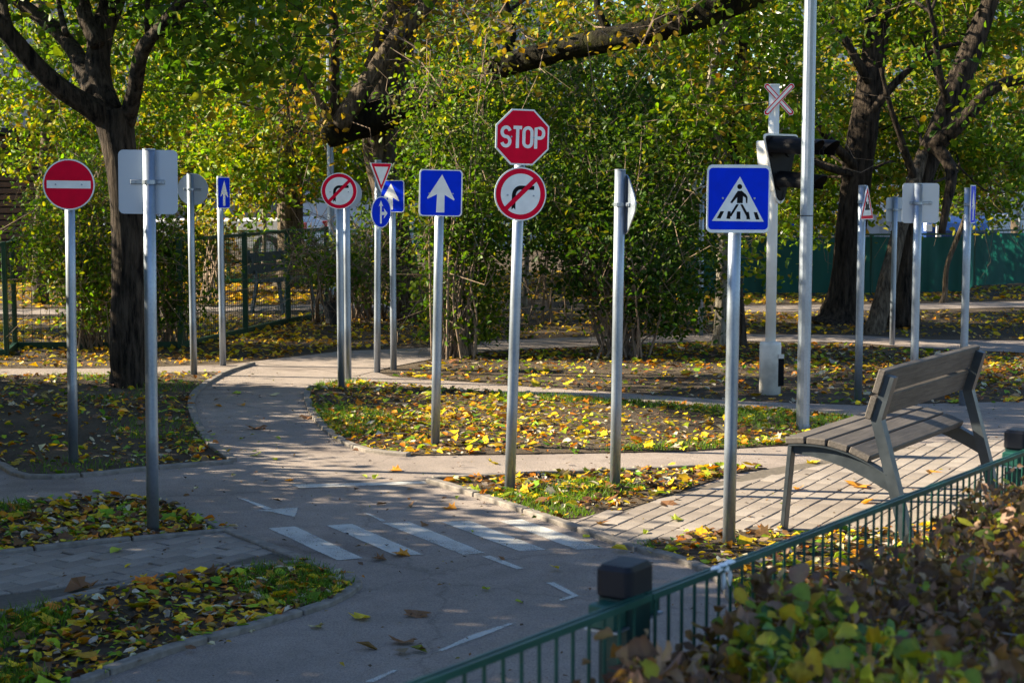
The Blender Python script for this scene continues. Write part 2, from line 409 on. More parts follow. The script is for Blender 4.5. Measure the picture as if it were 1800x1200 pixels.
def twigs(parent, starts, ends, r0=.012, name='twigs', mat='twig', n=3, sag=.12, seed=1):
    b = MB(); rr = random.Random(seed)
    for a, e in zip(starts, ends):
        a, e = Vector(a), Vector(e); L = (e - a).length
        m1 = a.lerp(e, .35) + Vector((rr.gauss(0, sag * L), rr.gauss(0, sag * L), rr.gauss(.05 * L, sag * L)))
        m2 = a.lerp(e, .7) + Vector((rr.gauss(0, sag * L), rr.gauss(0, sag * L), rr.gauss(.05 * L, sag * L)))
        b.tube([a, m1, m2, e], [r0, r0 * .75, r0 * .5, r0 * .2], n, cap=False)
    o = b.build(name, mat, parent); o['kind'] = 'stuff'; return o
def trunk_px(name, Y, pts, mat, parent, n=14, per=6, wob=.07, seed=3, dys=None):
    """pts: (u, v, width px) at depth Y (+dy)"""
    W = []
    for i, (u, v, w) in enumerate(pts):
        y = Y + (dys[i] if dys else 0); p = P(u, v, y); W.append((*p, w / 2 * y / FPX))
    C = catmull(W, per)
    return MB().tube([c[:3] for c in C], [max(.004, c[3]) for c in C], n, True, wob, seed).build(name, mat, parent, smooth=True), [Vector(c[:3]) for c in C]
def blob_px(u, v, Y, ru, rv, ry, n):
    c = P(u, v, Y); k = Y / FPX
    return (tuple(c), (ru * k, ry, rv * k), n)

# ================================================================== GROUND AND PATHS
g = MB().add([(-160, -20, 0), (160, -20, 0), (160, 300, 0), (-160, 300, 0)], [(0, 1, 2, 3)]).build('ground', 'soil')
tag(g, 'dark bare soil of the park under fallen leaves', kind='structure')
def sheet(name, poly, z, mat, label):
    me = MB().add([(p[0], p[1], z) for p in poly], [tuple(range(len(poly)))]).mesh(name, tri=True)
    if me.polygons[0].normal.z < 0: me.flip_normals()
    return tag(link(name, me, mat), label, kind='structure')
def gp(pts): return [G(u, v) for u, v in pts]
road_poly = [(-5.5, .4), (5.5, .4)] + [tuple(G(u, v)[:2]) for u, v in [(2500, 900), (2300, 700), (1800, 706), (1510, 713), (1300, 705), (1000, 685), (690, 663), (640, 648), (590, 632), (470, 634), (400, 641), (190, 648), (-400, 650), (-900, 700), (-1500, 900)]]
sheet('road', road_poly, .004, 'asphalt', 'grey asphalt of the small practice road and its junction')
fp = gp([(440, 637), (600, 618), (760, 612), (860, 600), (1010, 594), (1250, 588), (1500, 590), (1640, 598), (1800, 600), (2150, 602), (2150, 623), (1800, 621), (1640, 614), (1500, 603), (1250, 600), (1010, 611), (860, 619), (760, 632), (690, 645), (625, 662), (560, 650)])
sheet('path', fp, .007, 'asphalt', 'narrow asphalt path passing behind the shrubs')
sheet('path', gp([(1290, 538), (1500, 536), (1800, 530), (2200, 525), (2200, 536), (1800, 540), (1500, 547), (1290, 549)]), .005, 'asphalt', 'far asphalt path in front of the green screen fence')
sheet('path', gp([(-500, 556), (200, 552), (560, 545), (700, 540), (700, 530), (560, 536), (200, 543), (-500, 547)]), .005, 'asphalt', 'pale path beyond the wire mesh fence')

def inside(poly, x, y):
    x = np.asarray(x); y = np.asarray(y); r = np.zeros(x.shape, bool); n = len(poly)
    for i in range(n):
        x1, y1 = poly[i][:2]; x2, y2 = poly[(i + 1) % n][:2]
        c = ((y1 > y) != (y2 > y)) & (x < (x2 - x1) * (y - y1) / (y2 - y1 + 1e-12) + x1)
        r ^= c
    return r
BED = {
    'A': [(410, 813), (270, 824), (130, 838), (40, 838), (0, 818), (-300, 760), (-600, 690), (-300, 664), (190, 660), (330, 656), (395, 655), (352, 682), (335, 708), (345, 745), (370, 783)],
    'B': [(283, 881), (402, 938), (380, 937), (140, 961), (0, 976), (-300, 1010), (-420, 950), (-250, 905), (0, 890), (180, 876)],
    'C': [(540, 993), (626, 1031), (582, 1062), (450, 1104), (300, 1146), (150, 1200), (-200, 1330), (-500, 1300), (-300, 1140), (0, 1087), (130, 1056), (232, 1030), (300, 1016)],
    'D': [(758, 847), (900, 841), (1080, 832), (1290, 822), (1348, 825), (1290, 834), (1180, 871), (1090, 901), (1030, 912), (972, 916), (940, 906), (850, 876)],
    'E': [(1112, 966), (1250, 934), (1370, 936), (1560, 936), (1800, 905), (2100, 960), (1900, 1200), (1600, 1290), (1330, 1180), (1290, 1060), (1262, 1018), (1190, 985)],
    'F': [(541, 690), (541, 706), (556, 737), (592, 770), (642, 793), (720, 802), (900, 800), (1200, 795), (1400, 783), (1480, 750), (1502, 737), (1400, 727), (1100, 707), (800, 686), (620, 673), (560, 676)],
}
BEDW = {k: gp(v) for k, v in BED.items()}
names = {'A': 'leaf strewn bed under the dark left tree', 'B': 'small bed around the post with the blank square sign', 'C': 'pointed bed in the bottom left corner', 'D': 'sunlit triangular bed at the stop sign post', 'E': 'bed by the pedestrian crossing sign and green fence', 'F': 'wide leaf covered island behind the stop sign'}
for k, poly in BEDW.items():
    b = MB().prism([(p.x, p.y) for p in poly], -.02, .0115).build('planting_bed', 'soil', tri=True)
    tag(b, names[k], kind='structure')

# kerbs: stones along the edges that show one
def kerb(px, label, width=.055, z1=.030, closed=False):
    pts = [np.array(G(u, v)[:2]) for u, v in px]
    pts = [np.array(c) for c in catmull([(*p, 0) for p in pts], 5)]; pts = [p[:2] for p in pts]
    d = [0]
    for a, b in zip(pts, pts[1:]): d.append(d[-1] + np.linalg.norm(b - a))
    L = d[-1]; n = max(1, round(L / .5)); root = empty('kerb', (0, 0, 0)); tag(root, label, kind='structure')
    at = lambda s: np.array([np.interp(s, d, [p[i] for p in pts]) for i in (0, 1)])
    for i in range(n):
        s0, s1 = L * i / n + .005, L * (i + 1) / n - .005
        ss = np.linspace(s0, s1, 4); P_ = [at(s) for s in ss]; nn = []
        for j in range(4):
            t = P_[min(j + 1, 3)] - P_[max(j - 1, 0)]; t = t / np.linalg.norm(t); nn.append(np.array([-t[1], t[0]]))
        dz = random.uniform(-.004, .003)
        poly = [p + q * width / 2 for p, q in zip(P_, nn)] + [p - q * width / 2 for p, q in zip(P_[::-1], nn[::-1])]
        MB().prism([tuple(p) for p in poly], -.03, z1 + dz).build('kerb_stone', 'kerb', root, bevel=.005)
    return root
kerb([(445, 641), (395, 658), (352, 684), (336, 709), (346, 745), (370, 783), (409, 813)], 'curved concrete kerb on the left of the winding path')
kerb([(409, 815), (270, 826), (130, 840), (40, 840), (0, 820), (-80, 800)], 'low kerb along the front of the left bed')
kerb([(556, 678), (541, 690), (541, 707), (556, 738), (592, 771), (642, 794), (720, 803)], 'curved kerb on the right of the winding path')
kerb([(755, 848), (850, 877), (940, 907), (972, 918), (1040, 941), (1112, 967), (1190, 986), (1262, 1019), (1292, 1062)], 'kerb from the stop sign bed to the crossing sign')
kerb([(758, 846), (900, 840), (1080, 831), (1290, 821)], 'kerb along the sunlit path behind the stop sign')
kerb([(282, 880), (402, 939), (540, 993), (626, 1031)], 'diagonal kerb on the left of the crossing', .06)
kerb([(628, 1033), (582, 1063), (450, 1105), (300, 1147), (150, 1201), (0, 1258)], 'kerb along the road edge of the bottom left bed', .05)
kerb([(538, 994), (300, 1017), (232, 1031), (130, 1057), (0, 1088), (-150, 1118)], 'kerb between the left brick path and the corner bed', .045)
kerb([(396, 939), (140, 962), (0, 977), (-120, 990)], 'kerb between the left brick path and the sign bed', .04)

# brick paving: every block an object while it shows, clipped at the region's edge
def clip(poly, a, b):
    out = []; ins = lambda p: (b[0] - a[0]) * (p[1] - a[1]) - (b[1] - a[1]) * (p[0] - a[0]) >= 0
    for i in range(len(poly)):
        p, q = poly[i], poly[(i + 1) % len(poly)]; ip, iq = ins(p), ins(q)
        if ip: out.append(p)
        if ip != iq:
            dp = (b[0] - a[0]) * (p[1] - a[1]) - (b[1] - a[1]) * (p[0] - a[0]); dq = (b[0] - a[0]) * (q[1] - a[1]) - (b[1] - a[1]) * (q[0] - a[0])
            t = dp / (dp - dq); out.append((p[0] + t * (q[0] - p[0]), p[1] + t * (q[1] - p[1])))
    return out
def area(p): return .5 * sum(p[i][0] * p[(i + 1) % len(p)][1] - p[(i + 1) % len(p)][0] * p[i][1] for i in range(len(p)))
def paving(label, px, direction, limit=300):
    reg = [tuple(G(u, v)[:2]) for u, v in px]
    if area(reg) < 0: reg = reg[::-1]
    root = MB().prism(reg, -.02, .0075).build('paving', 'joint', tri=True); tag(root, label, kind='structure')
    d = np.array(direction) / np.linalg.norm(direction); e = np.array([-d[1], d[0]])
    c0 = np.mean(reg, axis=0); bl, bw, gap = .20, .10, .005; out = []
    for j in range(-45, 46):
        for i in range(-25, 26):
            x0 = i * bl + (bl / 2 if j % 2 else 0); q = [(x0 + gap / 2, j * bw + gap / 2), (x0 + bl - gap / 2, j * bw + gap / 2), (x0 + bl - gap / 2, j * bw + bw - gap / 2), (x0 + gap / 2, j * bw + bw - gap / 2)]
            w = [tuple(c0 + d * a + e * b) for a, b in q]
            if area(w) < 0: w = w[::-1]
            c = w
            for k in range(len(reg)):
                c = clip(c, reg[k], reg[(k + 1) % len(reg)])
                if len(c) < 3: break
            if len(c) < 3 or area(c) < .0012: continue
            ctr = np.mean(c, axis=0)
            if any(inside(BEDW[b], ctr[0], ctr[1]) for b in BEDW): continue
            out.append((ctr[0] ** 2 + ctr[1] ** 2, ctr, c, area(c) > .0178))
    # show largest = nearest in frame first
    def vis(o):
        x, y = o[1]; u = x / y * FPX
        return (abs(u) > 930 or y < 5.5, o[0])
    out.sort(key=vis)
    shared = {}
    rest = MB()
    for n, (r2, ctr, c, whole) in enumerate(out):
        dz = random.gauss(0, .0012)
        if n < limit:
            loc = [(p[0] - ctr[0], p[1] - ctr[1]) for p in c]
            if whole and 'w' in shared: me = shared['w']
            else:
                me = MB().prism(loc, -.03, .0).mesh('brick', bevel=.004); me.materials.append(M['paver'])
                if whole: shared['w'] = me
            o = bpy.data.objects.new('brick', me); COL.objects.link(o); o.parent = root
            o.location = (ctr[0], ctr[1], .0155 + dz); o.rotation_euler = (random.gauss(0, .006), random.gauss(0, .006), random.gauss(0, .006))
        else:
            rest.prism(c, -.02, .0155 + dz)
    if rest.f: rest.build('far_bricks', 'paver', root)['kind'] = 'stuff'
    return root
paving('grey brick footpath crossing the bottom left', [(398, 940), (538, 992), (300, 1017), (130, 1057), (-60, 1100), (-160, 1050), (-60, 985)], (.6, .8))
paving('sunlit brick paving under the park bench', [(974, 918), (1112, 965), (1290, 990), (1800, 930), (2150, 860), (2100, 760), (1700, 772), (1345, 826), (1120, 888)], (.479, .878))

# painted markings
def mark(px, label, name='road_marking', grp=None):
    poly = [tuple(G(u, v)[:2]) for u, v in px]
    if area(poly) < 0: poly = poly[::-1]
    me = MB().add([(*p, .0075) for p in poly], [tuple(range(len(poly)))]).mesh(name)
    bm = bmesh.new(); bm.from_mesh(me); lay = bm.verts.layers.float.new('edge'); nv = len(bm.verts)
    bmesh.ops.inset_region(bm, faces=bm.faces[:], thickness=.014, use_even_offset=True, use_boundary=True)
    bm.verts.index_update()
    outer = {v for e in bm.edges if e.is_boundary for v in e.verts}
    for v in bm.verts: v[lay] = 0.0 if v in outer else 1.0
    bmesh.ops.triangulate(bm, faces=bm.faces[:]); bm.to_mesh(me); bm.free()
    return tag(link(name, me, 'paint'), label, kind='structure')
mark([(467, 930), (520, 926), (642, 983), (592, 988)], 'leftmost white stripe of the zebra crossing', 'crossing_stripe')
mark([(570, 925), (621, 922), (748, 977), (695, 979)], 'second white stripe of the zebra crossing', 'crossing_stripe')
mark([(668, 921), (721, 918), (858, 974), (812, 978)], 'middle white stripe of the zebra crossing', 'crossing_stripe')
mark([(772, 919), (826, 916), (966, 969), (912, 972)], 'fourth white stripe of the zebra crossing', 'crossing_stripe')
mark([(873, 917), (919, 914), (1066, 966), (1012, 969)], 'rightmost white stripe of the zebra crossing', 'crossing_stripe')
mark([(843, 980), (862, 977), (926, 1001), (908, 1004)], 'short white dash below the zebra crossing')
mark([(510, 853), (748, 847), (754, 852), (524, 860)], 'white give way line across the road')
mark([(636, 903), (652, 904), (684, 918), (668, 919)], 'thin white dash above the zebra crossing')
mark([(440, 899), (527, 893), (521, 912), (476, 902)], 'white arrow head painted on the road')
mark([(414, 876), (432, 878), (484, 896), (466, 898)], 'white shaft of the painted arrow')
mark([(955, 1026), (976, 1024), (1022, 1050), (982, 1061), (978, 1055), (1000, 1048)], 'white angled line beside the green fence post')
mark([(764, 1146), (826, 1118), (893, 1096), (910, 1098), (838, 1126), (778, 1148)], 'faint curved white line on the road')
mark([(630, 1203), (690, 1178), (706, 1180), (660, 1203)], 'white dash at the bottom edge of the road')

# ================================================================== FALLEN LEAVES AND GRASS
def patch(x, y, s, seed):
    """cheap smooth noise in 0..1"""
    r = np.random.default_rng(seed); v = 0
    for k in range(5):
        a, b, c = r.uniform(.5, 1.6, 2).tolist() + [r.uniform(0, 6)]
        t = r.uniform(0, 3.14); v = v + np.sin((x * math.cos(t) + y * math.sin(t)) * s * a * 2 + c + np.sin(y * s * b + k) * 1.3)
    return 1 / (1 + np.exp(-v))
def litter_in(label, polys, dens, z, size, pal='litter', shapes=((6, .86), (12, .14)), seed=0, nz=1.2, thresh=.0, exclude=(), tilt=.32):
    xs, ys = [], []
    for poly in polys:
        a = np.array([p[:2] for p in poly]); lo, hi = a.min(0), a.max(0)
        n = int(dens * (hi[0] - lo[0]) * (hi[1] - lo[1])); x = rng.uniform(lo[0], hi[0], n); y = rng.uniform(lo[1], hi[1], n)
        k = inside(poly, x, y)
        for e in exclude: k &= ~inside(e, x, y)
        x, y = x[k], y[k]
        w = thresh + (1 - thresh) * patch(x, y, nz, seed); k = rng.uniform(size=len(x)) < w
        xs.append(x[k]); ys.append(y[k])
    x = np.concatenate(xs); y = np.concatenate(ys); n = len(x)
    order = rng.permutation(n); s = 0; first = None; k0 = 0
    for i, (sh, fr) in enumerate(shapes):
        k1 = n if i == len(shapes) - 1 else k0 + int(n * fr)
        ii = order[k0:k1]; k0 = k1; m = len(ii)
        if not m: continue
        sz = size * np.clip(rng.lognormal(0, .42, m), .45, 1.9) * (1.2 if sh == 12 else 1)
        C = np.stack([x[ii], y[ii], z + rng.uniform(.002, .018, m) + sz * .1], 1)
        nr = np.stack([rng.normal(0, tilt, m), rng.normal(0, tilt, m), np.ones(m)], 1)
        o = link('leaf_litter', leaves_mesh('leaf_litter', C, sz, nr, colours(pal, m, .35), sh, (-1.0, 3.2)), 'litter')
        tag(o, label + (' among smaller leaves, the lobed ones' if i and len(shapes) > 1 else ''), 'leaves', kind='stuff')
L = lambda k: [BEDW[k]]
litter_in('sparse fallen leaves under the dark left tree', L('A'), 480, .0115, .038, seed=1, nz=.9, thresh=.12)
litter_in('thick fallen leaves on the bed of the blank square sign', L('B'), 1350, .0115, .037, seed=2, thresh=.65)
litter_in('fallen leaves on the corner bed', L('C'), 1300, .0115, .037, seed=3, thresh=.45)
litter_in('sunlit fallen leaves at the stop sign post', L('D'), 1000, .0115, .040, seed=4, thresh=.35)
litter_in('fallen leaves below the crossing sign and fence', L('E'), 1200, .0115, .037, seed=5, thresh=.5)
litter_in('fallen leaves on the wide island', L('F'), 1000, .0115, .036, seed=6, thresh=.22, nz=.9)
near_far = [gp([(690, 664), (1000, 687), (1300, 707), (1510, 714), (1800, 708), (2300, 700), (2200, 624), (1800, 622), (1640, 616), (1500, 606), (1250, 602), (1010, 613), (860, 621), (760, 634)])]
litter_in('fallen leaves on the soil strip behind the island', near_far, 420, 0, .041, seed=8, shapes=((6, .8), (12, .2)), nz=.7, thresh=.3)
far1 = [gp([(-500, 648), (190, 646), (400, 638), (470, 632), (600, 616), (860, 598), (1010, 592), (1250, 586), (1500, 588), (1800, 598), (2300, 600), (2300, 541), (1500, 549), (900, 548), (100, 560), (-700, 565)])]
litter_in('yellow leaves strewn on the ground among the trees', far1, 170, 0, .055, 'golden', ((4, 1.0),), seed=9, nz=.5, thresh=.35)
far2 = [gp([(-900, 542), (200, 541), (900, 530), (1300, 535), (1500, 533), (1800, 527), (2500, 522), (2500, 500), (1800, 506), (1000, 478), (300, 470), (-900, 478)])]
litter_in('carpet of yellow leaves far back under the trees', far2, 100, 0, .080, 'golden', ((4, 1.0),), seed=10, nz=.35, thresh=.35)

def grass_in(label, polys, dens, z, h, seed, thr=.55, nz=1.5):
    b_c, xs, ys = [], [], []
    for poly in polys:
        a = np.array([p[:2] for p in poly]); lo, hi = a.min(0), a.max(0); n = int(dens * (hi[0] - lo[0]) * (hi[1] - lo[1]))
        x = rng.uniform(lo[0], hi[0], n); y = rng.uniform(lo[1], hi[1], n); k = inside(poly, x, y); x, y = x[k], y[k]
        k = patch(x, y, nz, seed) > thr; xs.append(x[k]); ys.append(y[k])
    x = np.concatenate(xs); y = np.concatenate(ys); n = len(x)
    if not n: return
    hh = h * rng.uniform(.4, 1.3, n); t = rng.uniform(0, 6.28, n); w = .0035
    lean = rng.normal(0, .45, (n, 2)) * hh[:, None]
    V = np.zeros((n, 3, 3)); V[:, 0] = np.stack([x - w * np.cos(t), y - w * np.sin(t), np.full(n, z)], 1); V[:, 1] = np.stack([x + w * np.cos(t), y + w * np.sin(t), np.full(n, z)], 1)
    V[:, 2] = np.stack([x + lean[:, 0], y + lean[:, 1], z + hh], 1)
    me = bpy.data.meshes.new('grass'); me.vertices.add(3 * n); me.vertices.foreach_set('co', V.ravel())
    me.loops.add(3 * n); me.loops.foreach_set('vertex_index', np.arange(3 * n, dtype=np.int32)); me.polygons.add(n)
    me.polygons.foreach_set('loop_start', np.arange(0, 3 * n, 3, dtype=np.int32)); me.polygons.foreach_set('loop_total', np.full(n, 3, np.int32))
    at = me.attributes.new('col', 'FLOAT_COLOR', 'POINT'); c = np.array([(.07, .16, .02)]) * rng.uniform(.6, 1.5, (n, 1)) + rng.uniform(0, .05, (n, 1)) * np.array([(1, .6, 0)])
    at.data.foreach_set('color', np.concatenate([np.repeat(c, 3, 0), np.ones((3 * n, 1))], 1).astype(np.float32).ravel()); me.update(calc_edges=True)
    tag(link('grass', me, 'grass'), label, 'grass', kind='stuff')
grass_in('short grass on the corner bed', L('C'), 5200, .0115, .045, 21, .66)
grass_in('short grass on the sign bed', L('B'), 3000, .0115, .045, 22, .6)
grass_in('short grass at the stop sign post', L('D'), 3800, .0115, .040, 23, .66)
grass_in('grass below the crossing sign and fence', L('E'), 4200, .0115, .055, 24, .55)
grass_in('grass on the wide island', L('F'), 2200, .0115, .045, 25, .62)
grass_in('thin grass under the dark left tree', L('A'), 700, .0115, .04, 26, .75)

# ================================================================== ROAD SIGNS
def circ(r, n=40, cx=0, cz=0, sx=1): return [(cx + r * sx * math.cos(2 * math.pi * i / n), cz + r * math.sin(2 * math.pi * i / n)) for i in range(n)]
def rrect(w, h, r, n=6):
    o = []
    for cx, cz, a in ((w / 2 - r, h / 2 - r, 0), (-w / 2 + r, h / 2 - r, 90), (-w / 2 + r, -h / 2 + r, 180), (w / 2 - r, -h / 2 + r, 270)):
        o += [(cx + r * math.cos(R(a + 90 * k / n)), cz + r * math.sin(R(a + 90 * k / n))) for k in range(n + 1)]
    return o
def rpoly(pts, r, n=4):
    o = []; m = len(pts)
    for i in range(m):
        p, a, b = Vector(pts[i]), Vector(pts[i - 1]), Vector(pts[(i + 1) % m])
        d1, d2 = (a - p).normalized(), (b - p).normalized(); p1, p2 = p + d1 * r, p + d2 * r
        for k in range(n + 1):
            t = k / n; o.append(tuple((1 - t) ** 2 * p1 + 2 * t * (1 - t) * p + t * t * p2))
    return o
def octa(w): a = w / 2; b = a * math.tan(R(22.5)); return [(a, b), (b, a), (-b, a), (-a, b), (-a, -b), (-b, -a), (b, -a), (a, -b)]
def stroke(path, w, closed=False):
    """quad strip along a path, returned as (verts2d, quads)"""
    P_ = [np.array(p, float) for p in path]; n = len(P_); V = []; F = []
    for i in range(n):
        a = P_[(i - 1) % n] if (closed or i > 0) else P_[i]; b = P_[(i + 1) % n] if (closed or i < n - 1) else P_[i]
        d = (b - a) / np.linalg.norm(b - a); q = np.array([-d[1], d[0]]) * w / 2
        V += [tuple(P_[i] + q), tuple(P_[i] - q)]
    for i in range(n if closed else n - 1):
        j = (i + 1) % n; F.append((2 * i, 2 * i + 1, 2 * j + 1, 2 * j))
    return V, F
def arc(cx, cz, rx, rz, a0, a1, n=10): return [(cx + rx * math.cos(R(a0 + (a1 - a0) * k / n)), cz + rz * math.sin(R(a0 + (a1 - a0) * k / n))) for k in range(n + 1)]
PT = .0035          # plate half thickness
def layer(plate, name, poly, level, mat):
    """printed film: thin raised sheet on the front face (front is -y)"""
    y = -PT - .0009 * level
    MB().plate(poly, y, y + .0005).build(name, mat, plate, tri=True)
def layer_strokes(plate, name, parts, level, mat):
    y = -PT - .0009 * level; b = MB()
    for V, F in parts: b.add([(x, y, z) for x, z in V], F)
    me = b.mesh(name)
    bm = bmesh.new(); bm.from_mesh(me)
    for f in bm.faces:
        if f.normal.y > 0: f.normal_flip()
    bm.to_mesh(me); bm.free()
    link(name, me, mat, plate)
def bolts(plate, dx, z=0, level=5):
    for sgn in (-1, 1):
        b = MB().plate(circ(.0048, 10, sgn * dx, z), -PT - .0009 * level - .003, -PT); b.build('bolt', 'galv', plate)
ONEWAY = [(.04, .84), (.60, -.28), (.57, -.33), (.16, -.08), (.16, -.88), (-.20, -.88), (-.17, -.06), (-.58, -.27), (-.60, -.22)]
def face(plate, kind, s):
    """s = half size"""
    if kind == 'no_entry':
        layer(plate, 'red_disc', circ(s * .945), 1, 'red'); layer(plate, 'white_bar', rrect(s * 1.68, s * .30, s * .01), 2, 'white'); bolts(plate, s * .5, 0)
    elif kind == 'one_way':
        layer(plate, 'blue_panel', rrect(s * 1.88, s * 2.02, s * .15), 1, 'blue')
        layer(plate, 'arrow', [(x * s * 1.06, z * s * 1.0) for x, z in ONEWAY], 2, 'white'); bolts(plate, s * .55, -s * .02)
    elif kind == 'no_right':
        layer(plate, 'red_disc', circ(s * .95), 1, 'red'); layer(plate, 'white_disc', circ(s * .76), 2, 'white')
        path = [(-.26, -.58), (-.26, -.25)] + arc(.0, -.06, .26, .30, 180, 90, 8) + [(.30, .24), (.52, .24)]
        V, F = stroke([(x * s, z * s) for x, z in path], s * .15)
        layer_strokes(plate, 'turn_arrow', [(V, F)], 3, 'black')
        layer(plate, 'arrow_tail_notch', [(-.345 * s, -.60 * s), (-.175 * s, -.60 * s), (-.26 * s, -.52 * s)], 3.6, 'white')
        c = math.cos(R(45)); w = .085 * s; k = .80 * s
        layer(plate, 'slash', [(-k * c - w * c, -k * c + w * c), (-k * c + w * c, -k * c - w * c), (k * c + w * c, k * c - w * c), (k * c - w * c, k * c + w * c)], 4, 'red'); bolts(plate, s * .5, -s * .05, 5)
    elif kind == 'stop':
        layer(plate, 'red_octagon', octa(s * 1.88), 1, 'red'); h = s * .70; w = .085 * s * 1.4; L_ = []
        def gl(cx, path, closed=False): L_.append(stroke([(cx + x * s, z * s) for x, z in path], w, closed))
        H = .335; W = .15
        gl(-.62 * s, arc(0, H * .5 + .00, W, H * .5, 15, 270, 14)[:-1] + arc(0, -H * .5, W, H * .5, 90, -165, 14))
        b_ = [(-.38, H + .06), (-.06, H + .06), (-.06, H - .06), (-.16, H - .06), (-.16, -H - .06), (-.28, -H - .06), (-.28, H - .06), (-.38, H - .06)]
        L_.append(([(x * s + .005, z * s) for x, z in b_], [(0, 7, 6, 5, 4, 3, 2, 1)]))
        gl(.20 * s, arc(0, .18, W, .155, 0, 180, 12) + arc(0, -.18, W, .155, 180, 360, 12), True)
        gl(.60 * s, [(-.10, -H - .06), (-.10, H), (.06, H)] + arc(.06, .16, .13, .175, 90, -90, 10)[1:] + [(-.04, -.015)])
        layer_strokes(plate, 'lettering', L_, 2, 'white'); bolts(plate, s * .42, .0, 3)
    elif kind == 'pedestrian':
        layer(plate, 'blue_panel', rrect(s * 1.90, s * 1.92, s * .13), 1, 'blue')
        q = lambda x, y: ((x - 490) / 235 * s, (305 - y) / 240 * s)
        layer(plate, 'white_triangle', [q(498, 138), q(295, 470), q(682, 475)], 2, 'white')
        for pts in (((358, 397), (384, 398), (358, 452), (330, 450)), ((412, 397), (433, 398), (430, 455), (402, 453)), ((479, 399), (506, 400), (506, 457), (476, 456)), ((550, 402), (569, 402), (579, 458), (552, 457)), ((604, 403), (630, 404), (650, 459), (622, 459))):
            layer(plate, 'zebra_bar', [q(*p) for p in pts], 3, 'black')
        layer(plate, 'pedestrian_head', [(a, b) for a, b in [(q(497, 214)[0] + .078 * s * math.cos(t * .314), q(497, 214)[1] + .078 * s * math.sin(t * .314)) for t in range(20)]], 3, 'black')
        layer(plate, 'pedestrian_torso', [q(*p) for p in ((483, 246), (512, 244), (545, 272), (557, 292), (556, 336), (546, 336), (543, 298), (523, 284), (521, 338), (478, 337), (480, 292), (442, 338), (428, 333), (462, 278))], 3, 'black')
        layer(plate, 'pedestrian_leg', [q(*p) for p in ((474, 345), (493, 346), (438, 436), (418, 436), (417, 428), (427, 424))], 4, 'black')
        layer(plate, 'pedestrian_leg', [q(*p) for p in ((503, 346), (521, 346), (565, 424), (564, 440), (552, 438))], 4, 'black'); bolts(plate, s * .50, .02 * s, 3)
    elif kind == 'yield':
        t = [(-s, s * .88), (s, s * .88), (0, -s * .88)]
        layer(plate, 'red_triangle', rpoly([(x * .90, z * .90 + .012) for x, z in t], s * .1), 1, 'red'); layer(plate, 'white_triangle', [(x * .62, z * .62 + .020) for x, z in t], 2, 'white')
    elif kind == 'straight_right':
        layer(plate, 'blue_disc', circ(s * .94), 1, 'blue'); k = s
        layer(plate, 'straight_arrow', [(x * k, z * k) for x, z in ((-.05, .74), (.17, .36), (.03, .42), (.03, -.72), (-.13, -.72), (-.13, .42), (-.27, .36))], 2, 'white')
        layer(plate, 'right_arrow', [(x * k, z * k) for x, z in ((.05, -.18), (.32, -.18), (.24, -.42), (.62, -.08), (.24, .26), (.32, .02), (.05, .02))], 2, 'white')
    elif kind == 'train':
        t = [(-s, -s * .88), (s, -s * .88), (0, s * .88)]
        layer(plate, 'red_triangle', rpoly([(x * .92, z * .92 - .008) for x, z in t], s * .1), 1, 'red'); layer(plate, 'white_triangle', [(x * .66, z * .66 - .018) for x, z in t], 2, 'white')
        k = s
        layer(plate, 'locomotive', [(x * k, z * k - .012) for x, z in ((-.34, -.34), (.36, -.34), (.36, -.24), (.26, -.22), (.26, -.02), (.20, -.02), (.20, .12), (.10, .12), (.10, -.02), (-.04, -.02), (-.04, .10), (-.28, .10), (-.28, -.22), (-.34, -.24))], 3, 'black')
        layer(plate, 'smoke', [(x * k, z * k - .012) for x, z in ((.12, .16), (.20, .20), (.16, .34), (.05, .44), (.0, .36), (.10, .28))], 3, 'black')
OUT = {'disc': lambda s: circ(s), 'square': lambda s: rrect(2 * s, 2.12 * s, s * .18), 'octagon': lambda s: octa(2 * s), 'small': lambda s: rrect(1.56 * s, 2.05 * s, s * .2),
       'tri_down': lambda s: rpoly([(-s, s * .9), (s, s * .9), (0, -s * .9)], s * .12), 'tri_up': lambda s: rpoly([(-s, -s * .9), (s, -s * .9), (0, s * .9)], s * .12),
       'diamond': lambda s: rpoly([(s, 0), (0, s), (-s, 0), (0, -s)], s * .42, 6)}
RIM = {'disc': 'white', 'square': 'white', 'octagon': 'white'}
def add_plate(root, outline, kind, s, z, ang, off=.036, dx=0.0):
    """ang: rotation about z; 0 faces the camera (-y), 180 shows its back"""
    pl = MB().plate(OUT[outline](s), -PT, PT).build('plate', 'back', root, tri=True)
    n = Vector((math.sin(ang), -math.cos(ang), 0)); t = Vector((math.cos(ang), math.sin(ang), 0))
    pl.location = n * off + t * dx + Vector((0, 0, z)); pl.rotation_euler = (0, 0, ang)
    if kind != 'blank':
        layer(pl, 'rim', OUT[outline](s * .992), .3, 'white'); face(pl, kind, s)
    # clamp on the back: strap bar with two bolts, and the band round the post
    cl = MB().box(-.085, .085, PT, PT + .010, -.011, .011).build('clamp', 'galv', root, bevel=.003)
    cl.location = pl.location; cl.rotation_euler = (0, 0, ang)
    band = MB()
    a0 = [(.0335 * math.cos(2 * math.pi * i / 16) , off + .0335 * math.sin(2 * math.pi * i / 16)) for i in range(16)]
    band.prism([(x - dx, y) for x, y in a0], -.010, .010).build('band', 'galv', cl)
    for sx in (-.064, .064):
        MB().plate(circ(.007, 8, sx, 0), PT + .010, PT + .016).build('bolt', 'galv', cl)
    return pl
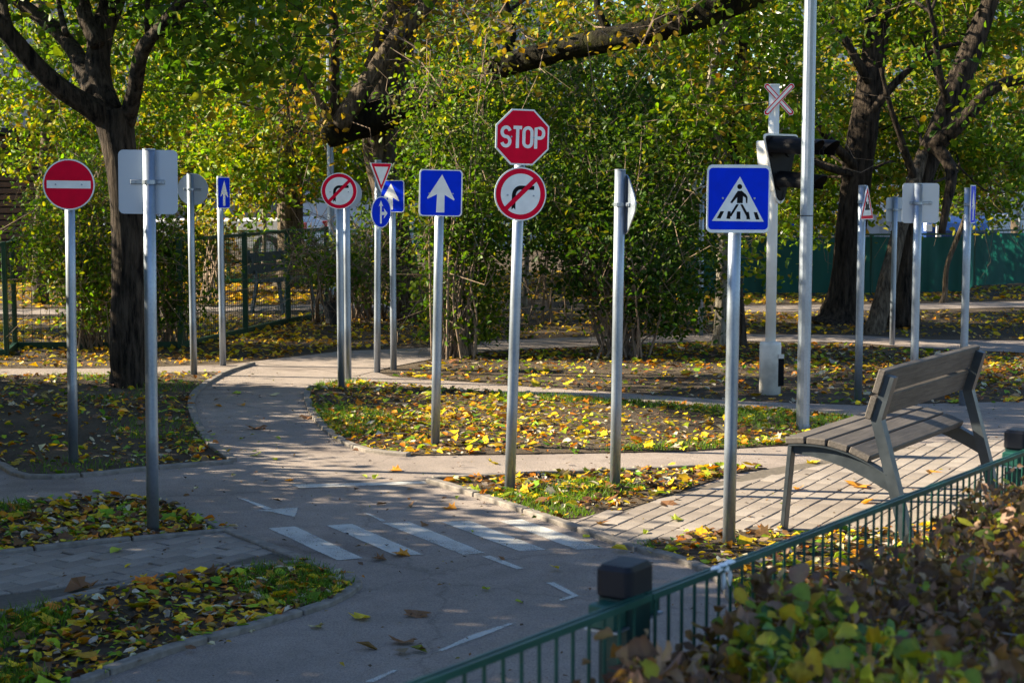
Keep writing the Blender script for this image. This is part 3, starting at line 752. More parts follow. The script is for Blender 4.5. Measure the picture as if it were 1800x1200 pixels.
def sign(label, base, top_v=None, top_z=1.8, lean=0.0, plates=(), group=None, r=.030, name='road_sign'):
    p = G(*base); root = empty(name, (p.x, p.y, .0)); root.rotation_euler = (0, lean, 0)
    tag(root, label, 'road sign', group)
    pts = [(0, 0, -.05), (0, 0, .5), (0, 0, 1.1), (0, 0, top_z)]
    MB().tube(pts, r, 20).build('post', 'galv', root, smooth=False)
    for f in root.children[0].data.polygons: f.use_smooth = len(f.vertices) == 4
    MB().tube([(0, 0, top_z), (0, 0, top_z + .006)], r * 1.03, 20).build('post_cap', 'galv', root)
    for pl in plates: add_plate(root, *pl)
    return root
D = R
sign('round red no entry sign on a post in the left bed', (129, 815), top_z=1.80, lean=.012, plates=[('disc', 'no_entry', .154, 1.715, D(8))])
sign('square sign seen from its blank pale back, on the nearest left post', (269, 938), top_z=1.885, lean=.010, plates=[('square', 'blank', .146, 1.73, D(176), .036, .016)])
sign('round sign seen from its grey back behind the left tree', (341, 660), top_z=1.80, plates=[('disc', 'blank', .142, 1.665, D(172), .036, -.01)])
sign('narrow looking blue one way sign turned sideways, left of the winding path', (392, 643), top_z=1.78, lean=.0, plates=[('square', 'one_way', .138, 1.63, D(76), .036)])
sign('small no right turn sign on one of the two paired posts', (600, 683), top_z=1.78, plates=[('disc', 'no_right', .151, 1.655, D(4))])
sign('post standing close behind the small no right turn sign', (612, 672), top_z=1.76, plates=[('disc', 'blank', .13, 1.63, D(180), .036)])
sign('give way triangle above a blue round straight or right sign', (663, 655), top_z=1.92, lean=.012, plates=[('tri_down', 'yield', .150, 1.765, D(52)), ('disc', 'straight_right', .142, 1.46, D(56))])
sign('sunlit blue one way sign partly hidden by the give way triangle', (692, 650), top_z=1.74, plates=[('square', 'one_way', .138, 1.60, D(-22))])
sign('blue one way sign on the wide leaf covered island', (765, 785), top_z=1.80, lean=.022, plates=[('square', 'one_way', .142, 1.66, D(14))])
sign('red octagonal stop sign above a no right turn sign on one post', (896, 865), top_z=2.10, lean=.030, plates=[('octagon', 'stop', .152, 1.975, D(16)), ('disc', 'no_right', .147, 1.665, D(14))])
sign('diamond sign seen almost edge on, right of the stop sign', (1081, 858), top_z=1.795, lean=.010, plates=[('diamond', 'blank', .195, 1.605, D(106), .036)])
for c_ in [o_ for o_ in bpy.data.objects if o_.parent and o_.parent.get('label', '').startswith('diamond') and o_.name.startswith('plate')]: c_.data.materials[0] = M['galv']  # darker plate material stands in for canopy shade on its back
sign('large blue pedestrian crossing sign on the nearest right post', (1281, 960), top_z=1.805, lean=.006, plates=[('square', 'pedestrian', .149, 1.652, D(5), .036, .006)])
sign('round sign back half hidden behind the pedestrian crossing sign', (1231, 590), top_z=1.82, plates=[('disc', 'blank', .14, 1.68, D(165), .036, -.02)])
sign('warning triangle with a locomotive, turned sideways, by the leaning trees', (1508, 707), top_z=1.70, plates=[('tri_up', 'train', .150, 1.575, D(58), .040)])
sign('small square sign back on a short white post between the right tree trunks', (1568, 607), top_z=1.57, r=.028, plates=[('small', 'blank', .125, 1.44, D(183), .033, -.01)])
sign('square sign back with a clamp, on the post behind the bench', (1605, 730), top_z=1.715, plates=[('square', 'blank', .138, 1.575, D(184), .036, -.03)])
sign('blue one way sign turned sideways at the right of the bench', (1692, 713), top_z=1.68, plates=[('square', 'one_way', .138, 1.56, D(67), .036)])

# far sign assembly mostly behind the lamp post
p = P(1400, 420, 33.0)
s = empty('road_sign', (p.x, 33, 0)); tag(s, 'distant post with blue round arrow sign seen beside the lamp post', 'road sign')
MB().tube([(0, 0, 0), (0, 0, 2.2)], .03, 10).build('post', 'galv', s)
pl = MB().plate(circ(.16), -PT, PT).build('plate', 'white', s); pl.location = (0, -.04, .88); layer(pl, 'blue_disc', circ(.145), 1, 'blue'); layer(pl, 'arrow', [(-.06, .06), (-.03, .09), (.03, .01), (.07, .04), (.08, -.08), (-.05, -.06), (-.01, -.03)], 2, 'white')
for i, z in enumerate((1.25, 1.62, 1.98)):
    pl = MB().plate(rrect(.30, .30, .02), -PT, PT).build('plate', 'white', s, tri=True); pl.location = (0, -.04, z); layer(pl, 'red_stripe', [(-.14, .04), (.14, .10), (.14, .14), (-.14, .14)], 1, 'red'); layer(pl, 'blue_stripe', [(-.14, -.14), (.14, -.14), (.14, -.05), (-.14, -.10)], 1, 'blue')
p = P(1793, 400, 30.0)
s = empty('road_sign', (p.x, 30, 0)); tag(s, 'grey sign back at the right edge beyond the screen fence', 'road sign')
MB().tube([(0, 0, 0), (0, 0, 1.65)], .035, 10).build('post', 'galv', s)
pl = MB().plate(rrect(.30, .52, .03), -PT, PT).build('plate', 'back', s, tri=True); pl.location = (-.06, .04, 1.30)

# ------------------------------------------------------------------ lamp post
p = G(1411, 757)
lp = empty('lamp_post', (p.x, p.y, 0)); tag(lp, 'tall galvanised lamp post rising out of the picture, left of the bench', 'lamp post'); lp.rotation_euler = (0, .001, 0)
MB().tube([(0, 0, -.05), (0, 0, 1), (0, 0, 2.2), (0, 0, 4.6)], [.046, .045, .043, .038], 12).build('shaft', 'galv', lp)
MB().tube([(0, 0, 0.0), (0, 0, .045)], [.052, .052], 12).build('base_collar', 'galv', lp)
MB().tube([(0, 0, 1.495), (0, 0, 1.503)], [.0455, .0455], 12).build('joint_ring', 'steel_dark', lp)
MB().tube([(0, 0, 4.6), (0, 0, 4.68), (0, 0, 4.9), (0, 0, 5.0)], [.05, .16, .12, .02], 16).build('lantern', 'dirtywhite', lp)

# ------------------------------------------------------------------ railway crossing signal
p = G(1353, 692)
sg = empty('crossing_signal', (p.x, p.y, 0)); tag(sg, 'white railway crossing signal post with black hooded lamps and red edged cross', 'signal')
MB().tube([(0, 0, -.05), (0, 0, .40), (0, 0, .425), (0, 0, .43)], [.088, .088, .086, .055], 24).build('base_tube', 'dirtywhite', sg, smooth=True)
b = MB().box(.045, .094, -.075, -.035, .07, .33).build('door_opening_dark', 'black', sg); b.rotation_euler = (0, 0, R(8))  # solid black block painting the dark inside of the door opening
MB().box(.055, .100, -.083, -.076, .30, .335).build('door_hinge', 'dirtywhite', sg)
MB().tube([(0, 0, .42), (0, 0, 1.4), (0, 0, 2.50)], .0425, 20).build('post', 'whitepaint', sg, smooth=True)
MB().tube([(0, 0, 2.50), (0, 0, 2.515)], .0445, 20).build('post_cap', 'whitepaint', sg)
def bar_poly(L, w, c): return [(L, 0), (L - c, w), (-L + c, w), (-L, 0), (-L + c, -w), (L - c, -w)]
for a, y in ((R(47), -.064), (R(-47), -.055)):
    arm = empty('cross_arm', (.030, y, 2.39)) if False else MB().plate([(x * math.cos(a) - z * math.sin(a), x * math.sin(a) + z * math.cos(a)) for x, z in bar_poly(.168, .022, .014)], -.003, .003).build('cross_arm', 'whitepaint', sg)
    arm.parent = sg; arm.location = (.030, y, 2.39)
    for nm, L_, w_, lv, mt in (('red_edge', .162, .0185, 1, 'red'), ('white_centre', .150, .0105, 2, 'white')):
        MB().plate([(x * math.cos(a) - z * math.sin(a), x * math.sin(a) + z * math.cos(a)) for x, z in bar_poly(L_, w_, .010)], -.003 - .0012 * lv, -.003 - .0012 * lv + .0006).build(nm, mt, arm)
SA = R(44)
hd = empty('signal_head', (0, 0, 0)); hd.parent = sg; hd.rotation_euler = (0, 0, SA); hd.location = (.045, -.05, 1.90)
def board(s): return rpoly([(-.235 * s, .215 * s), (.235 * s, .215 * s), (.045 * s, -.345 * s), (-.045 * s, -.345 * s)], .055 * s, 6)
MB().plate(board(1.0), -.012, .0).build('board_rim', 'whitepaint', hd, tri=True)
MB().plate(board(.93), -.022, -.0125).build('board', 'black', hd, tri=True)
hs = [(-.20, .16), (.20, .16), (.17, -.02), (.05, -.25), (-.05, -.25), (-.17, -.02)]
m_ = MB().plate([(x * .86, z) for x, z in hs], .001, .12); m_.build('housing', 'whitepaint', hd, bevel=.012)
def visor(cx, cz, r, L_):
    b = MB(); n = 18; V = []; F = []
    for k in range(n + 1):
        a = R(-25 + 230 * k / n)
        ln = L_ * (.82 + .18 * max(0, math.sin(a)))
        for rr, y in ((r, -.02), (r * .93, -.02 - ln), (r * .88, -.02 - ln), (r * .94, -.02)):
            V.append((cx + rr * math.cos(a), y, cz + rr * math.sin(a) - (.03 if y < -.03 else 0)))
    for k in range(n):
        for j in range(4): F.append((4 * k + j, 4 * k + (j + 1) % 4, 4 * k + 4 + (j + 1) % 4, 4 * k + 4 + j))
    F += [(0, 1, 2, 3), (4 * n + 3, 4 * n + 2, 4 * n + 1, 4 * n)]
    b.add(V, F); v = b.build('visor', 'black', hd, smooth=False)
    MB().plate(circ(r * .86, 24, cx, cz), -.030, -.022).build('lens', 'black', hd)
visor(-.105, .105, .088, .47); visor(.105, .105, .088, .47); visor(0, -.165, .085, .43)
MB().bar((-.045, .13, -.15), (-.045, .13, .14), .02).bar((-.05, .02, .12), (-.05, .13, .12), .02).build('bracket', 'whitepaint', sg).location = (.045, -.05, 1.90)

# ------------------------------------------------------------------ bench
fl = G(1378, 935); ff = G(1552, 860)
ang = math.atan2(ff.y - fl.y, ff.x - fl.x)
bn = empty('park_bench', (fl.x, fl.y, .016), ang); tag(bn, 'park bench of grey wooden planks on dark steel legs, on the brick paving', 'bench')
LEN = (ff - fl).length
# local x along the bench, local -y to the rear
prof_f = [(0.0, 0.0), (.035, .40)]
for x in (0.0, LEN):
    w = .055
    MB().bar((x, -.0, 0), (x, -.035, .425), w, .022, (0, 1, 0)).build('leg', 'steel_dark', bn, bevel=.002)
    r_ = MB(); yz = [(-.64, 0), (-.565, .27), (-.475, .585), (-.535, .80)]
    V = []
    for i, (y, z) in enumerate(yz):
        a = Vector(yz[max(0, i - 1)]); c = Vector(yz[min(3, i + 1)]); d = (c - a).normalized(); q = Vector((-d.y, d.x)) * .026
        for sx in (-.028, .028):
            V += [(x + sx, y + q.x, z + q.y), (x + sx, y - q.x, z - q.y)]
    F = []
    for i in range(3):
        k = 4 * i
        F += [(k, k + 4, k + 5, k + 1), (k + 2, k + 3, k + 7, k + 6), (k, k + 2, k + 6, k + 4), (k + 1, k + 5, k + 7, k + 3)]
    F += [(0, 1, 3, 2), (12, 14, 15, 13)]
    r_.add(V, F); me = r_.mesh('leg'); bm = bmesh.new(); bm.from_mesh(me); bmesh.ops.recalc_face_normals(bm, faces=bm.faces); bm.to_mesh(me); bm.free()
    link('leg', me, 'steel_dark', bn)
    # side rail: arched plate with a flange on top
    top = [(-.03 - .50 * t, .425 - .015 * math.sin(math.pi * t) * -1.2 - .10 * t ** 2.2) for t in np.linspace(0, 1, 9)]
    bot = [(-.05 - .495 * t, .385 - .145 * t ** 1.25 + .02 * math.sin(math.pi * t)) for t in np.linspace(0, 1, 9)]
    V = [(x + sx, y, z) for sx in (-.006, .006) for y, z in top + bot[::-1]]; n = 18
    F = [tuple(range(n)), tuple(reversed(range(n, 2 * n)))] + [(i, n + i, n + (i + 1) % n, (i + 1) % n) for i in range(n)]
    b = MB().add(V, F); me = b.mesh('side_rail', tri=True); link('side_rail', me, 'steel_dark', bn)
    fl_ = MB()
    for (y0, z0), (y1, z1) in zip(top, top[1:]): fl_.bar((x, y0, z0 + .003), (x, y1, z1 + .003), .058, .006)
    fl_.build('seat_bearer', 'steel_dark', bn)
def plank(y0, z0, y1, z1, th, over=.035, name='seat_plank', k=0):
    d = Vector((0, y1 - y0, z1 - z0)).normalized(); nrm = Vector((0, -d.z, d.y)) if d.y < 0 else Vector((0, d.z, -d.y))
    if nrm.z < 0: nrm = -nrm
    a, c = Vector((0, y0, z0)), Vector((0, y1, z1)); q = nrm * th
    V = []
    for x in (-over, LEN + over):
        for p_ in (a, c, c + q, a + q): V.append((x, p_.y, p_.z))
    me = MB().add(V, [(0, 1, 2, 3), (7, 6, 5, 4), (0, 4, 5, 1), (1, 5, 6, 2), (2, 6, 7, 3), (3, 7, 4, 0)]).mesh(name, bevel=.005)
    bm = bmesh.new(); bm.from_mesh(me); bmesh.ops.recalc_face_normals(bm, faces=bm.faces); bm.to_mesh(me); bm.free()
    link(name, me, 'bench_wood', bn)
ys = np.linspace(-.005, -.44, 5)
zt = lambda y: .432 + .018 * math.sin(math.pi * (-y - .03) / .5) - .10 * max(0, (-y - .03) / .5) ** 2.2
for i in range(4): plank(ys[i] - .004, zt(ys[i]) , ys[i + 1] + .004, zt(ys[i + 1]), .034, .02)
plank(-.452, .585, -.484, .695, .035, .04, 'back_plank')
plank(-.488, .708, -.522, .825, .035, .04, 'back_plank')

# ================================================================== GREEN PICKET FENCE AND HEDGE IN FRONT
FD = Vector((.5375, .843, 0)).normalized(); F0 = Vector((.3175, 2.94, 0)); SL = -.032
def fpt(s_, z=0, off=0): q = F0 + FD * s_ + Vector((FD.y, -FD.x, 0)) * off; return Vector((q.x, q.y, z))
def rail_z(s_): return 1.03 + SL * s_
fn = empty('picket_fence', fpt(0)); tag(fn, 'low green metal fence of thin upright bars in the foreground', 'fence')
loc0 = fpt(0)
def fb(): return MB()
def rel(p_): return p_ - loc0
sp = [-2.66, -.235, 2.16, 4.56]
for i in range(3):
    a, b = sp[i], sp[i + 1]
    off = .045
    for k, (zz, nm) in enumerate(((0, 'top_rail'), (-.20, 'rail'), (-.80, 'rail'))):
        m_ = fb(); 
        for o_ in (.006, -.006): m_.bar(rel(fpt(a + .002, rail_z(a) + zz, off + o_)), rel(fpt(b - .002, rail_z(b) + zz, off + o_)), .006, .011)
        m_.build(nm, 'green', fn)
    n = int((b - a) / .05)
    for j in range(n):
        s_ = a + .025 + .05 * j
        m_ = fb().tube([rel(fpt(s_, rail_z(s_) - .98, off)), rel(fpt(s_, rail_z(s_) + (.0), off))], .0031, 6)
        m_.build('bar', 'green', fn)
fa = math.atan2(FD.y, FD.x)
for s_ in sp[:3]:
    q = fpt(s_, 0, 0); zt_ = rail_z(s_) + .040
    po = MB().box(-.040, .040, -.030, .030, 0, zt_).build('post', 'post_green', fn, bevel=.004); po.location = rel(q); po.rotation_euler = (0, 0, fa)
    c = MB().prism(rrect(.090, .070, .016), zt_ - .045, zt_ + .014).build('post_cap', 'cap', po, bevel=.008)
    for sx in (-.061, .061):
        MB().box(sx - .020, sx + .020, -.026, .026, zt_ - .085, zt_ - .045).build('clamp', 'green', po, bevel=.003)
        MB().box(sx - .022, sx + .022, -.031, .031, zt_ - .0885, zt_ - .0855).build('clamp_plate', 'galv', po)
# knotted white cloth on the rail
q = fpt(.055, rail_z(.05), .045); cl = empty('cloth_knot', q, fa); tag(cl, 'white strip of cloth knotted round the top rail of the green fence', 'cloth')
def crumple(cx, cy, cz, rx, ry, rz, name, seed):
    r_ = random.Random(seed); V = []; n, m = 10, 6
    for i in range(m + 1):
        t = math.pi * i / m
        for j in range(n):
            a = 2 * math.pi * j / n; k = 1 + r_.uniform(-.35, .35)
            V.append((cx + rx * math.sin(t) * math.cos(a) * k, cy + ry * math.sin(t) * math.sin(a) * k, cz + rz * math.cos(t)))
    F = [(i * n + j, i * n + (j + 1) % n, (i + 1) * n + (j + 1) % n, (i + 1) * n + j) for i in range(m) for j in range(n)]
    return MB().add(V, F).build(name, 'cloth', cl, smooth=True)
crumple(0, 0, .0, .016, .011, .010, 'knot', 1); crumple(-.028, 0, .003, .018, .010, .007, 'wrap', 2); crumple(.030, 0, .002, .014, .010, .008, 'wrap', 3)
crumple(-.004, -.004, -.020, .008, .003, .020, 'loose_end', 4); crumple(.027, -.002, -.020, .006, .003, .019, 'loose_end', 5)

# hedge: leaves along the camera side of the fence
hg = empty('hedge', fpt(.5, 0, .5)); tag(hg, 'clipped hedge with withered brown and yellow leaves in the right foreground', 'hedge')
hl = hg.location.copy()
def hedge_top(s_, o_): return .985 + .030 * np.sin(s_ * 5 + 1) * np.sin(o_ * 7) + .022 * np.sin(s_ * 11 + o_ * 9) - .016 * s_ + .05 * np.clip(-.15 - s_, 0, .4) / .4 - .035 * np.exp(-((o_ - .05) / .10) ** 2)
n = 30000
s_ = rng.uniform(-.62, 3.3, n); o_ = rng.uniform(.08, 1.15, n)
o_ = np.where(s_ < .1, .08 + (o_ - .08) * .55, o_)
dep = np.abs(rng.normal(0, .14, n)); zz = hedge_top(s_, o_) - dep + rng.normal(0, .018, n)
keep = (zz > .25) & ((s_ > -.30) | (rng.uniform(size=n) < .45))
s_, o_, zz, dep = s_[keep], o_[keep], zz[keep], dep[keep]
HX = F0.x + FD.x * s_ + FD.y * o_; HY = F0.y + FD.y * s_ - FD.x * o_
HP = np.stack([HX, HY, zz], 1); n = len(HP)
nr = rng.normal(size=(n, 3)) * .75 + np.array([0, -.25, .65]); sz = .0245 * np.clip(rng.lognormal(0, .32, n), .5, 1.9)
hc = colours('hedge', n)
gs = patch(HX * 3, HY * 3, 1.6, 41) > np.where(s_ + .5 * o_ < .25, .60, .95)
gcol = np.array([(.34, .35, .04), (.17, .25, .035), (.52, .40, .04), (.10, .20, .06), (.28, .33, .04)])[rng.integers(0, 5, n)] * rng.uniform(.7, 1.2, (n, 1))
hc = np.where((gs & (dep < .10) & (rng.uniform(size=n) < .75))[:, None], gcol, hc)
score = np.where((dep < .05) & (HX / HY * FPX + 900 < 1800), sz / np.hypot(HX, HY), 0) * rng.uniform(.5, 1, n)
big = np.argsort(-score)[:300]; small = np.setdiff1d(np.arange(n), big)
o = link('foliage', leaves_mesh('foliage', HP[small] - np.array(hl), sz[small], nr[small], hc[small], 6, (-3, 6)), 'hedge_leaf', hg); o['kind'] = 'stuff'
def big_leaf_mesh(col, seed):
    """broad toothed leaf with midrib fold and curled edge, unit length"""
    r_ = random.Random(seed); ns = 9; V = []; F = []; cr_ = r_.choice((.25, .5, 1.0, 1.3)) if col[0] > col[1] * 1.2 else .3
    for i in range(ns + 1):
        t = i / ns; w = .36 * math.sin(math.pi * t ** .8) ** .8 + .005; cz = .10 * math.sin(t * 3.0 + seed) - .12 * t * t
        tooth = .025 if i % 2 else 0
        V += [(t - .5, w + tooth, cz + w * cr_ * r_.uniform(.3, 1.7)), (t - .5, r_.uniform(-.03, .03), cz + r_.uniform(-.03, .03)), (t - .5, -w - tooth, cz + w * cr_ * r_.uniform(.3, 1.7))]
    for i in range(ns):
        k = 3 * i; F += [(k, k + 1, k + 4, k + 3), (k + 1, k + 2, k + 5, k + 4)]
    V += [(-.5, .012, 0), (-.5, -.012, 0), (-.72, 0, -.06)]; k = len(V); F.append((k - 3, k - 1, k - 2))
    me = bpy.data.meshes.new('leaf'); me.from_pydata(V, [], F)
    at = me.attributes.new('col', 'FLOAT_COLOR', 'POINT')
    for i in range(len(V)):
        edge = abs(V[i][1]) / .36; m_ = 1 - .25 * edge * r_.random(); at.data[i].color = (col[0] * m_, col[1] * m_ * (1 - .15 * edge), col[2] * m_, 1)
    me.materials.append(M['hedge_leaf']); me.polygons.foreach_set('use_smooth', [True] * len(me.polygons)); return me
hcols = [(.20, .120, .075), (.125, .076, .050), (.29, .195, .135), (.30, .31, .035), (.14, .21, .03), (.07, .15, .06), (.46, .33, .03), (.32, .16, .05), (.10, .06, .04), (.24, .155, .10)]
hmeshes = [big_leaf_mesh(c, 10 + i) for i, c in enumerate(hcols)] + [big_leaf_mesh(c, 40 + i) for i, c in enumerate(hcols)]
hca = np.array(hcols)
for i in big:
    m_ = int(np.argmin(((hca - hc[i]) ** 2).sum(1))) + (10 if random.random() < .5 else 0)
    lf = bpy.data.objects.new('leaf', hmeshes[m_]); COL.objects.link(lf); lf.parent = hg
    lf.location = Vector(HP[i]) - hl; nv = Vector(nr[i]).normalized()
    lf.rotation_euler = (nv.to_track_quat('Z', 'Y').to_matrix() @ Matrix.Rotation(random.uniform(0, 6.28), 3, 'Z')).to_euler(); k = sz[i] * 1.15; lf.scale = (k, k, k)
sel = rng.choice(n, 2200, replace=False); st = HP[sel] - np.array(hl); en = st.copy(); st = st + rng.normal(0, .05, st.shape); st[:, 2] -= rng.uniform(.08, .3, len(st))
twigs(hg, st, en, .0026, 'twigs', 'stem_grey', 3, .1)

# ================================================================== BACKGROUND FENCES, SHED, BUILDINGS, CARS
def wire_fence(label, pts, h, spacing=.05, post=.06, mat='green_dark', wr=.0022, rail=True):
    root = empty('wire_fence', (pts[0].x, pts[0].y, 0)); tag(root, label, 'fence'); o = Vector((pts[0].x, pts[0].y, 0))
    for i, p_ in enumerate(pts):
        MB().box(-post / 2, post / 2, -post / 2, post / 2, 0, h + .04).build('post', mat, root, bevel=.004).location = p_ - o
    for a, b in zip(pts, pts[1:]):
        a, b = a - o, b - o; d = b - a; n = int(d.length / spacing); m_ = MB()
        for k in range(1, n): q = a + d * k / n; m_.bar((q.x, q.y, .06), (q.x, q.y, h), wr * 2)
        for k in range(int((h - .06) / (spacing)) + 1): z = .06 + k * spacing; m_.bar((a.x, a.y + .003, z), (b.x, b.y + .003, z), wr * 2)
        m_.build('wire_mesh', mat, root)['kind'] = 'stuff'
        if rail: MB().bar((a.x, a.y, h + .01), (b.x, b.y, h + .01), .035).build('top_rail', mat, root); MB().bar((a.x, a.y, .035), (b.x, b.y, .035), .05, .06).build('bottom_rail', mat, root)
    return root
wire_fence('dark green wire mesh fence with square posts behind the winding path', [G(318, 612), G(432, 586), G(507, 568), G(575, 556)], 1.12, .055)
wire_fence('green wire gate and posts at the far left edge', [G(-260, 628), G(-60, 626), G(12, 625), G(27, 612), G(150, 612), G(320, 611)], 1.10, .09, .045)
wire_fence('bright green mesh fence farther back near the building', [P(u, 500, 28.5) * 1 for u in (330, 430, 500, 560, 650, 730)] if False else [Vector((P(u, 400, 28.5).x, 28.5, 0)) for u in (300, 400, 500, 575, 640, 730, 830)], .88, .10, .06, 'green_light', .004)

# screened fence at the right
sf = empty('screen_fence', (0, 0, 0)); tag(sf, 'fence covered with dark green screen fabric behind the right hand trees', 'fence')
xs = [G(u, 518) for u in (1150, 1340, 1530)] + [Vector((G(1700, 515).x, G(1700, 515).y, 0)), Vector((7.6, 27.2, 0)), Vector((9.6, 28.5, 0)), Vector((12, 30, 0))]
for p_ in xs: MB().box(-.03, .03, -.03, .03, 0, .94).build('post', 'green_dark', sf).location = p_
for i, (a, b) in enumerate(zip(xs, xs[1:])):
    nx, nz = 26, 8; V = []; r_ = np.random.default_rng(60 + i); ph = r_.uniform(0, 6, 4)
    for j in range(nz + 1):
        for k in range(nx + 1):
            t = k / nx; z = .03 + .87 * j / nz; q = a.lerp(b, t)
            V.append((q.x, q.y - .035 + .018 * math.sin(t * 17 + ph[0]) * math.sin(3 * j / nz + ph[1]) + .012 * math.sin(t * 41 + ph[2]), z + (.02 * math.sin(t * 3.14) * -1 if j == nz else 0)))
    F = [(j * (nx + 1) + k, j * (nx + 1) + k + 1, (j + 1) * (nx + 1) + k + 1, (j + 1) * (nx + 1) + k) for j in range(nz) for k in range(nx)]
    MB().add(V, F).build('screen_fabric', 'fabric', sf, smooth=True)
    MB().bar((a.x, a.y, .925), (b.x, b.y, .925), .03).build('top_rail', 'green_dark', sf)
    m_ = MB(); n_ = int((b - a).length / .1)
    for k in range(1, n_): q = a.lerp(b, k / n_); m_.bar((q.x, q.y, .04), (q.x, q.y, .91), .006)
    m_.build('wire_mesh', 'green_dark', sf)['kind'] = 'stuff'

# wooden shed at the left edge
sh = empty('wooden_shed', (-9.2, 29, 0)); tag(sh, 'dark brown shed clad in horizontal wooden slats at the left edge', 'shed')
MB().box(-3, 1.55, .03, 2.6, 0, 2.55).build('wall', 'rubber', sh)
for k in range(22): MB().box(-3, 1.6, -.02 + random.uniform(-.004, .004), .028, .06 + k * .113, .06 + k * .113 + .088).build('slat', 'slat', sh, bevel=.004)
MB().box(-3.2, 1.8, -.25, 2.8, 2.56, 2.66).build('roof', 'cap', sh)

# pale building behind the left trees
def building(label, x0, x1, y, h, base_h, wins, mats=('concrete', 'tile')):
    root = empty('building', (0, y, 0)); tag(root, label, 'building')
    MB().box(x0, x1, 0, 6, 0, h).build('wall', mats[0], root)
    n = int((x1 - x0) / .6)
    for k in range(n):
        for j in range(int(base_h / .4)):
            MB().box(x0 + k * .6 + .01, x0 + k * .6 + .59, -.03, -.002, j * .4 + .01, j * .4 + .39).build('wall_tile', mats[1], root)
    for (a, b, z0, z1) in wins:
        w = MB().box(a, b, -.04, -.003, z0, z1).build('window', 'glass', root)
        MB().box(a - .05, a, -.08, -.002, z0 - .05, z1 + .05).box(b, b + .05, -.08, -.002, z0 - .05, z1 + .05).box((a + b) / 2 - .03, (a + b) / 2 + .03, -.075, -.041, z0, z1).build('frame', 'whitepaint', w)
        MB().box(a - .08, b + .08, -.16, -.003, z0 - .10, z0 - .052).build('sill', 'dirtywhite', w)
    return root
building('pale tiled building front glimpsed between the left trees', -16, 1.5, 44, 7, 1.3, [(x, x + 1.6, 1.5, 2.9) for x in (-14.5, -11.6, -8.9, -6.6, -4.2, -1.6)])
building('light rendered building beyond the screen fence at the right', 8.6, 26, 52, 8, 1.2, [(x, x + 1.7, 1.7, 3.0) for x in (9.6, 12.6, 15.6, 18.6, 21.6)], ('tile', 'concrete'))

def car(label, x, y, rz, paint):
    root = empty('parked_car', (x, y, 0), rz); tag(root, label, 'car')
    side = [(-2.05, .35), (-2.1, .62), (-2.0, .85), (-1.2, .95), (1.75, .98), (2.05, .85), (2.1, .45), (2.0, .28), (-1.9, .28)]
    b = MB().plate(side, -.84, .84).build('body', paint, root, bevel=.06, smooth=False, tri=True)
    cab = [(-1.25, .95), (-.55, 1.42), (1.0, 1.45), (1.7, .97)]
    V = [(a, -.78 if z < 1 else -.62, z) for a, z in cab] + [(a, .78 if z < 1 else .62, z) for a, z in cab]
    MB().add(V, [(0, 1, 2, 3), (7, 6, 5, 4), (1, 5, 6, 2), (0, 4, 5, 1), (3, 2, 6, 7), (0, 3, 7, 4)]).build('window', 'glass', root)
    MB().box(-.60, 1.05, -.63, .63, 1.43, 1.47).build('roof', paint, root, bevel=.02)
    for sy in (-.80, .80):
        for a in (-1.3, 1.3):
            w = MB().plate(circ(.31, 20), -.09, .09).build('wheel', 'rubber', root); w.location = (a, sy, .31)
            MB().plate(circ(.19, 16), -.095, .095).build('rim', 'galv', w)
        MB().box(2.02, 2.11, sy - .14, sy + .04 if sy > 0 else sy + .16, .66, .88).build('tail_light', 'tail', root)
        MB().box(-2.10, -2.0, sy - .14 if sy > 0 else sy, sy + .0 if sy > 0 else sy + .16, .60, .76).build('headlight', 'whitepaint', root)
    return root
car('parked blue car with only its roof above the green screen fence', P(1665, 400, 40).x, 40, R(84), 'car_blue')
car('parked white car beyond the screen fence at the right edge', P(1790, 400, 42).x, 42, R(6), 'car_white')
car('parked white car with red tail lights seen through the left fences', P(395, 430, 36).x, 36, R(-12), 'car_white')
car('parked grey car glimpsed through the shrub at the far left', P(130, 440, 38).x, 38, R(8), 'car_dark')
for u, c in ((1606, 3), (1650, 4)):
    q = P(u, 400, 34); o = MB().tube([(q.x, 34, 0), (q.x, 34, 1.15)], .055, 10).build('bollard', 'whitepaint')
    tag(o, 'white post beyond the screen fence, ' + ('left' if c == 3 else 'right') + ' one of the pair by the blue car', 'post', 'white posts behind the screen fence')

# second lamp post and mast at the back
q = P(582, 400, 24); l2 = empty('lamp_post', (q.x, 24, 0)); tag(l2, 'slim lamp post behind the paired signposts at the left', 'lamp post')
MB().tube([(0, 0, 0), (0, 0, 2), (0, 0, 4.35)], [.055, .05, .045], 12).build('shaft', 'galv', l2)
MB().box(-.42, .02, -.08, .08, 4.33, 4.42).build('lantern', 'dirtywhite', l2, bevel=.02)
q = P(182, 300, 26); ms_ = empty('mast', (q.x, 26, 0)); tag(ms_, 'thin mast with a grey box left of the dark tree', 'mast')
MB().tube([(0, 0, 0), (0, 0, 3.0)], .022, 8).build('pole', 'galv', ms_); MB().box(-.13, -.02, -.06, .06, 2.18, 2.42).build('box', 'back', ms_, bevel=.01); MB().box(-.015, .06, -.05, .05, 2.10, 2.40).build('bracket', 'steel_dark', ms_)

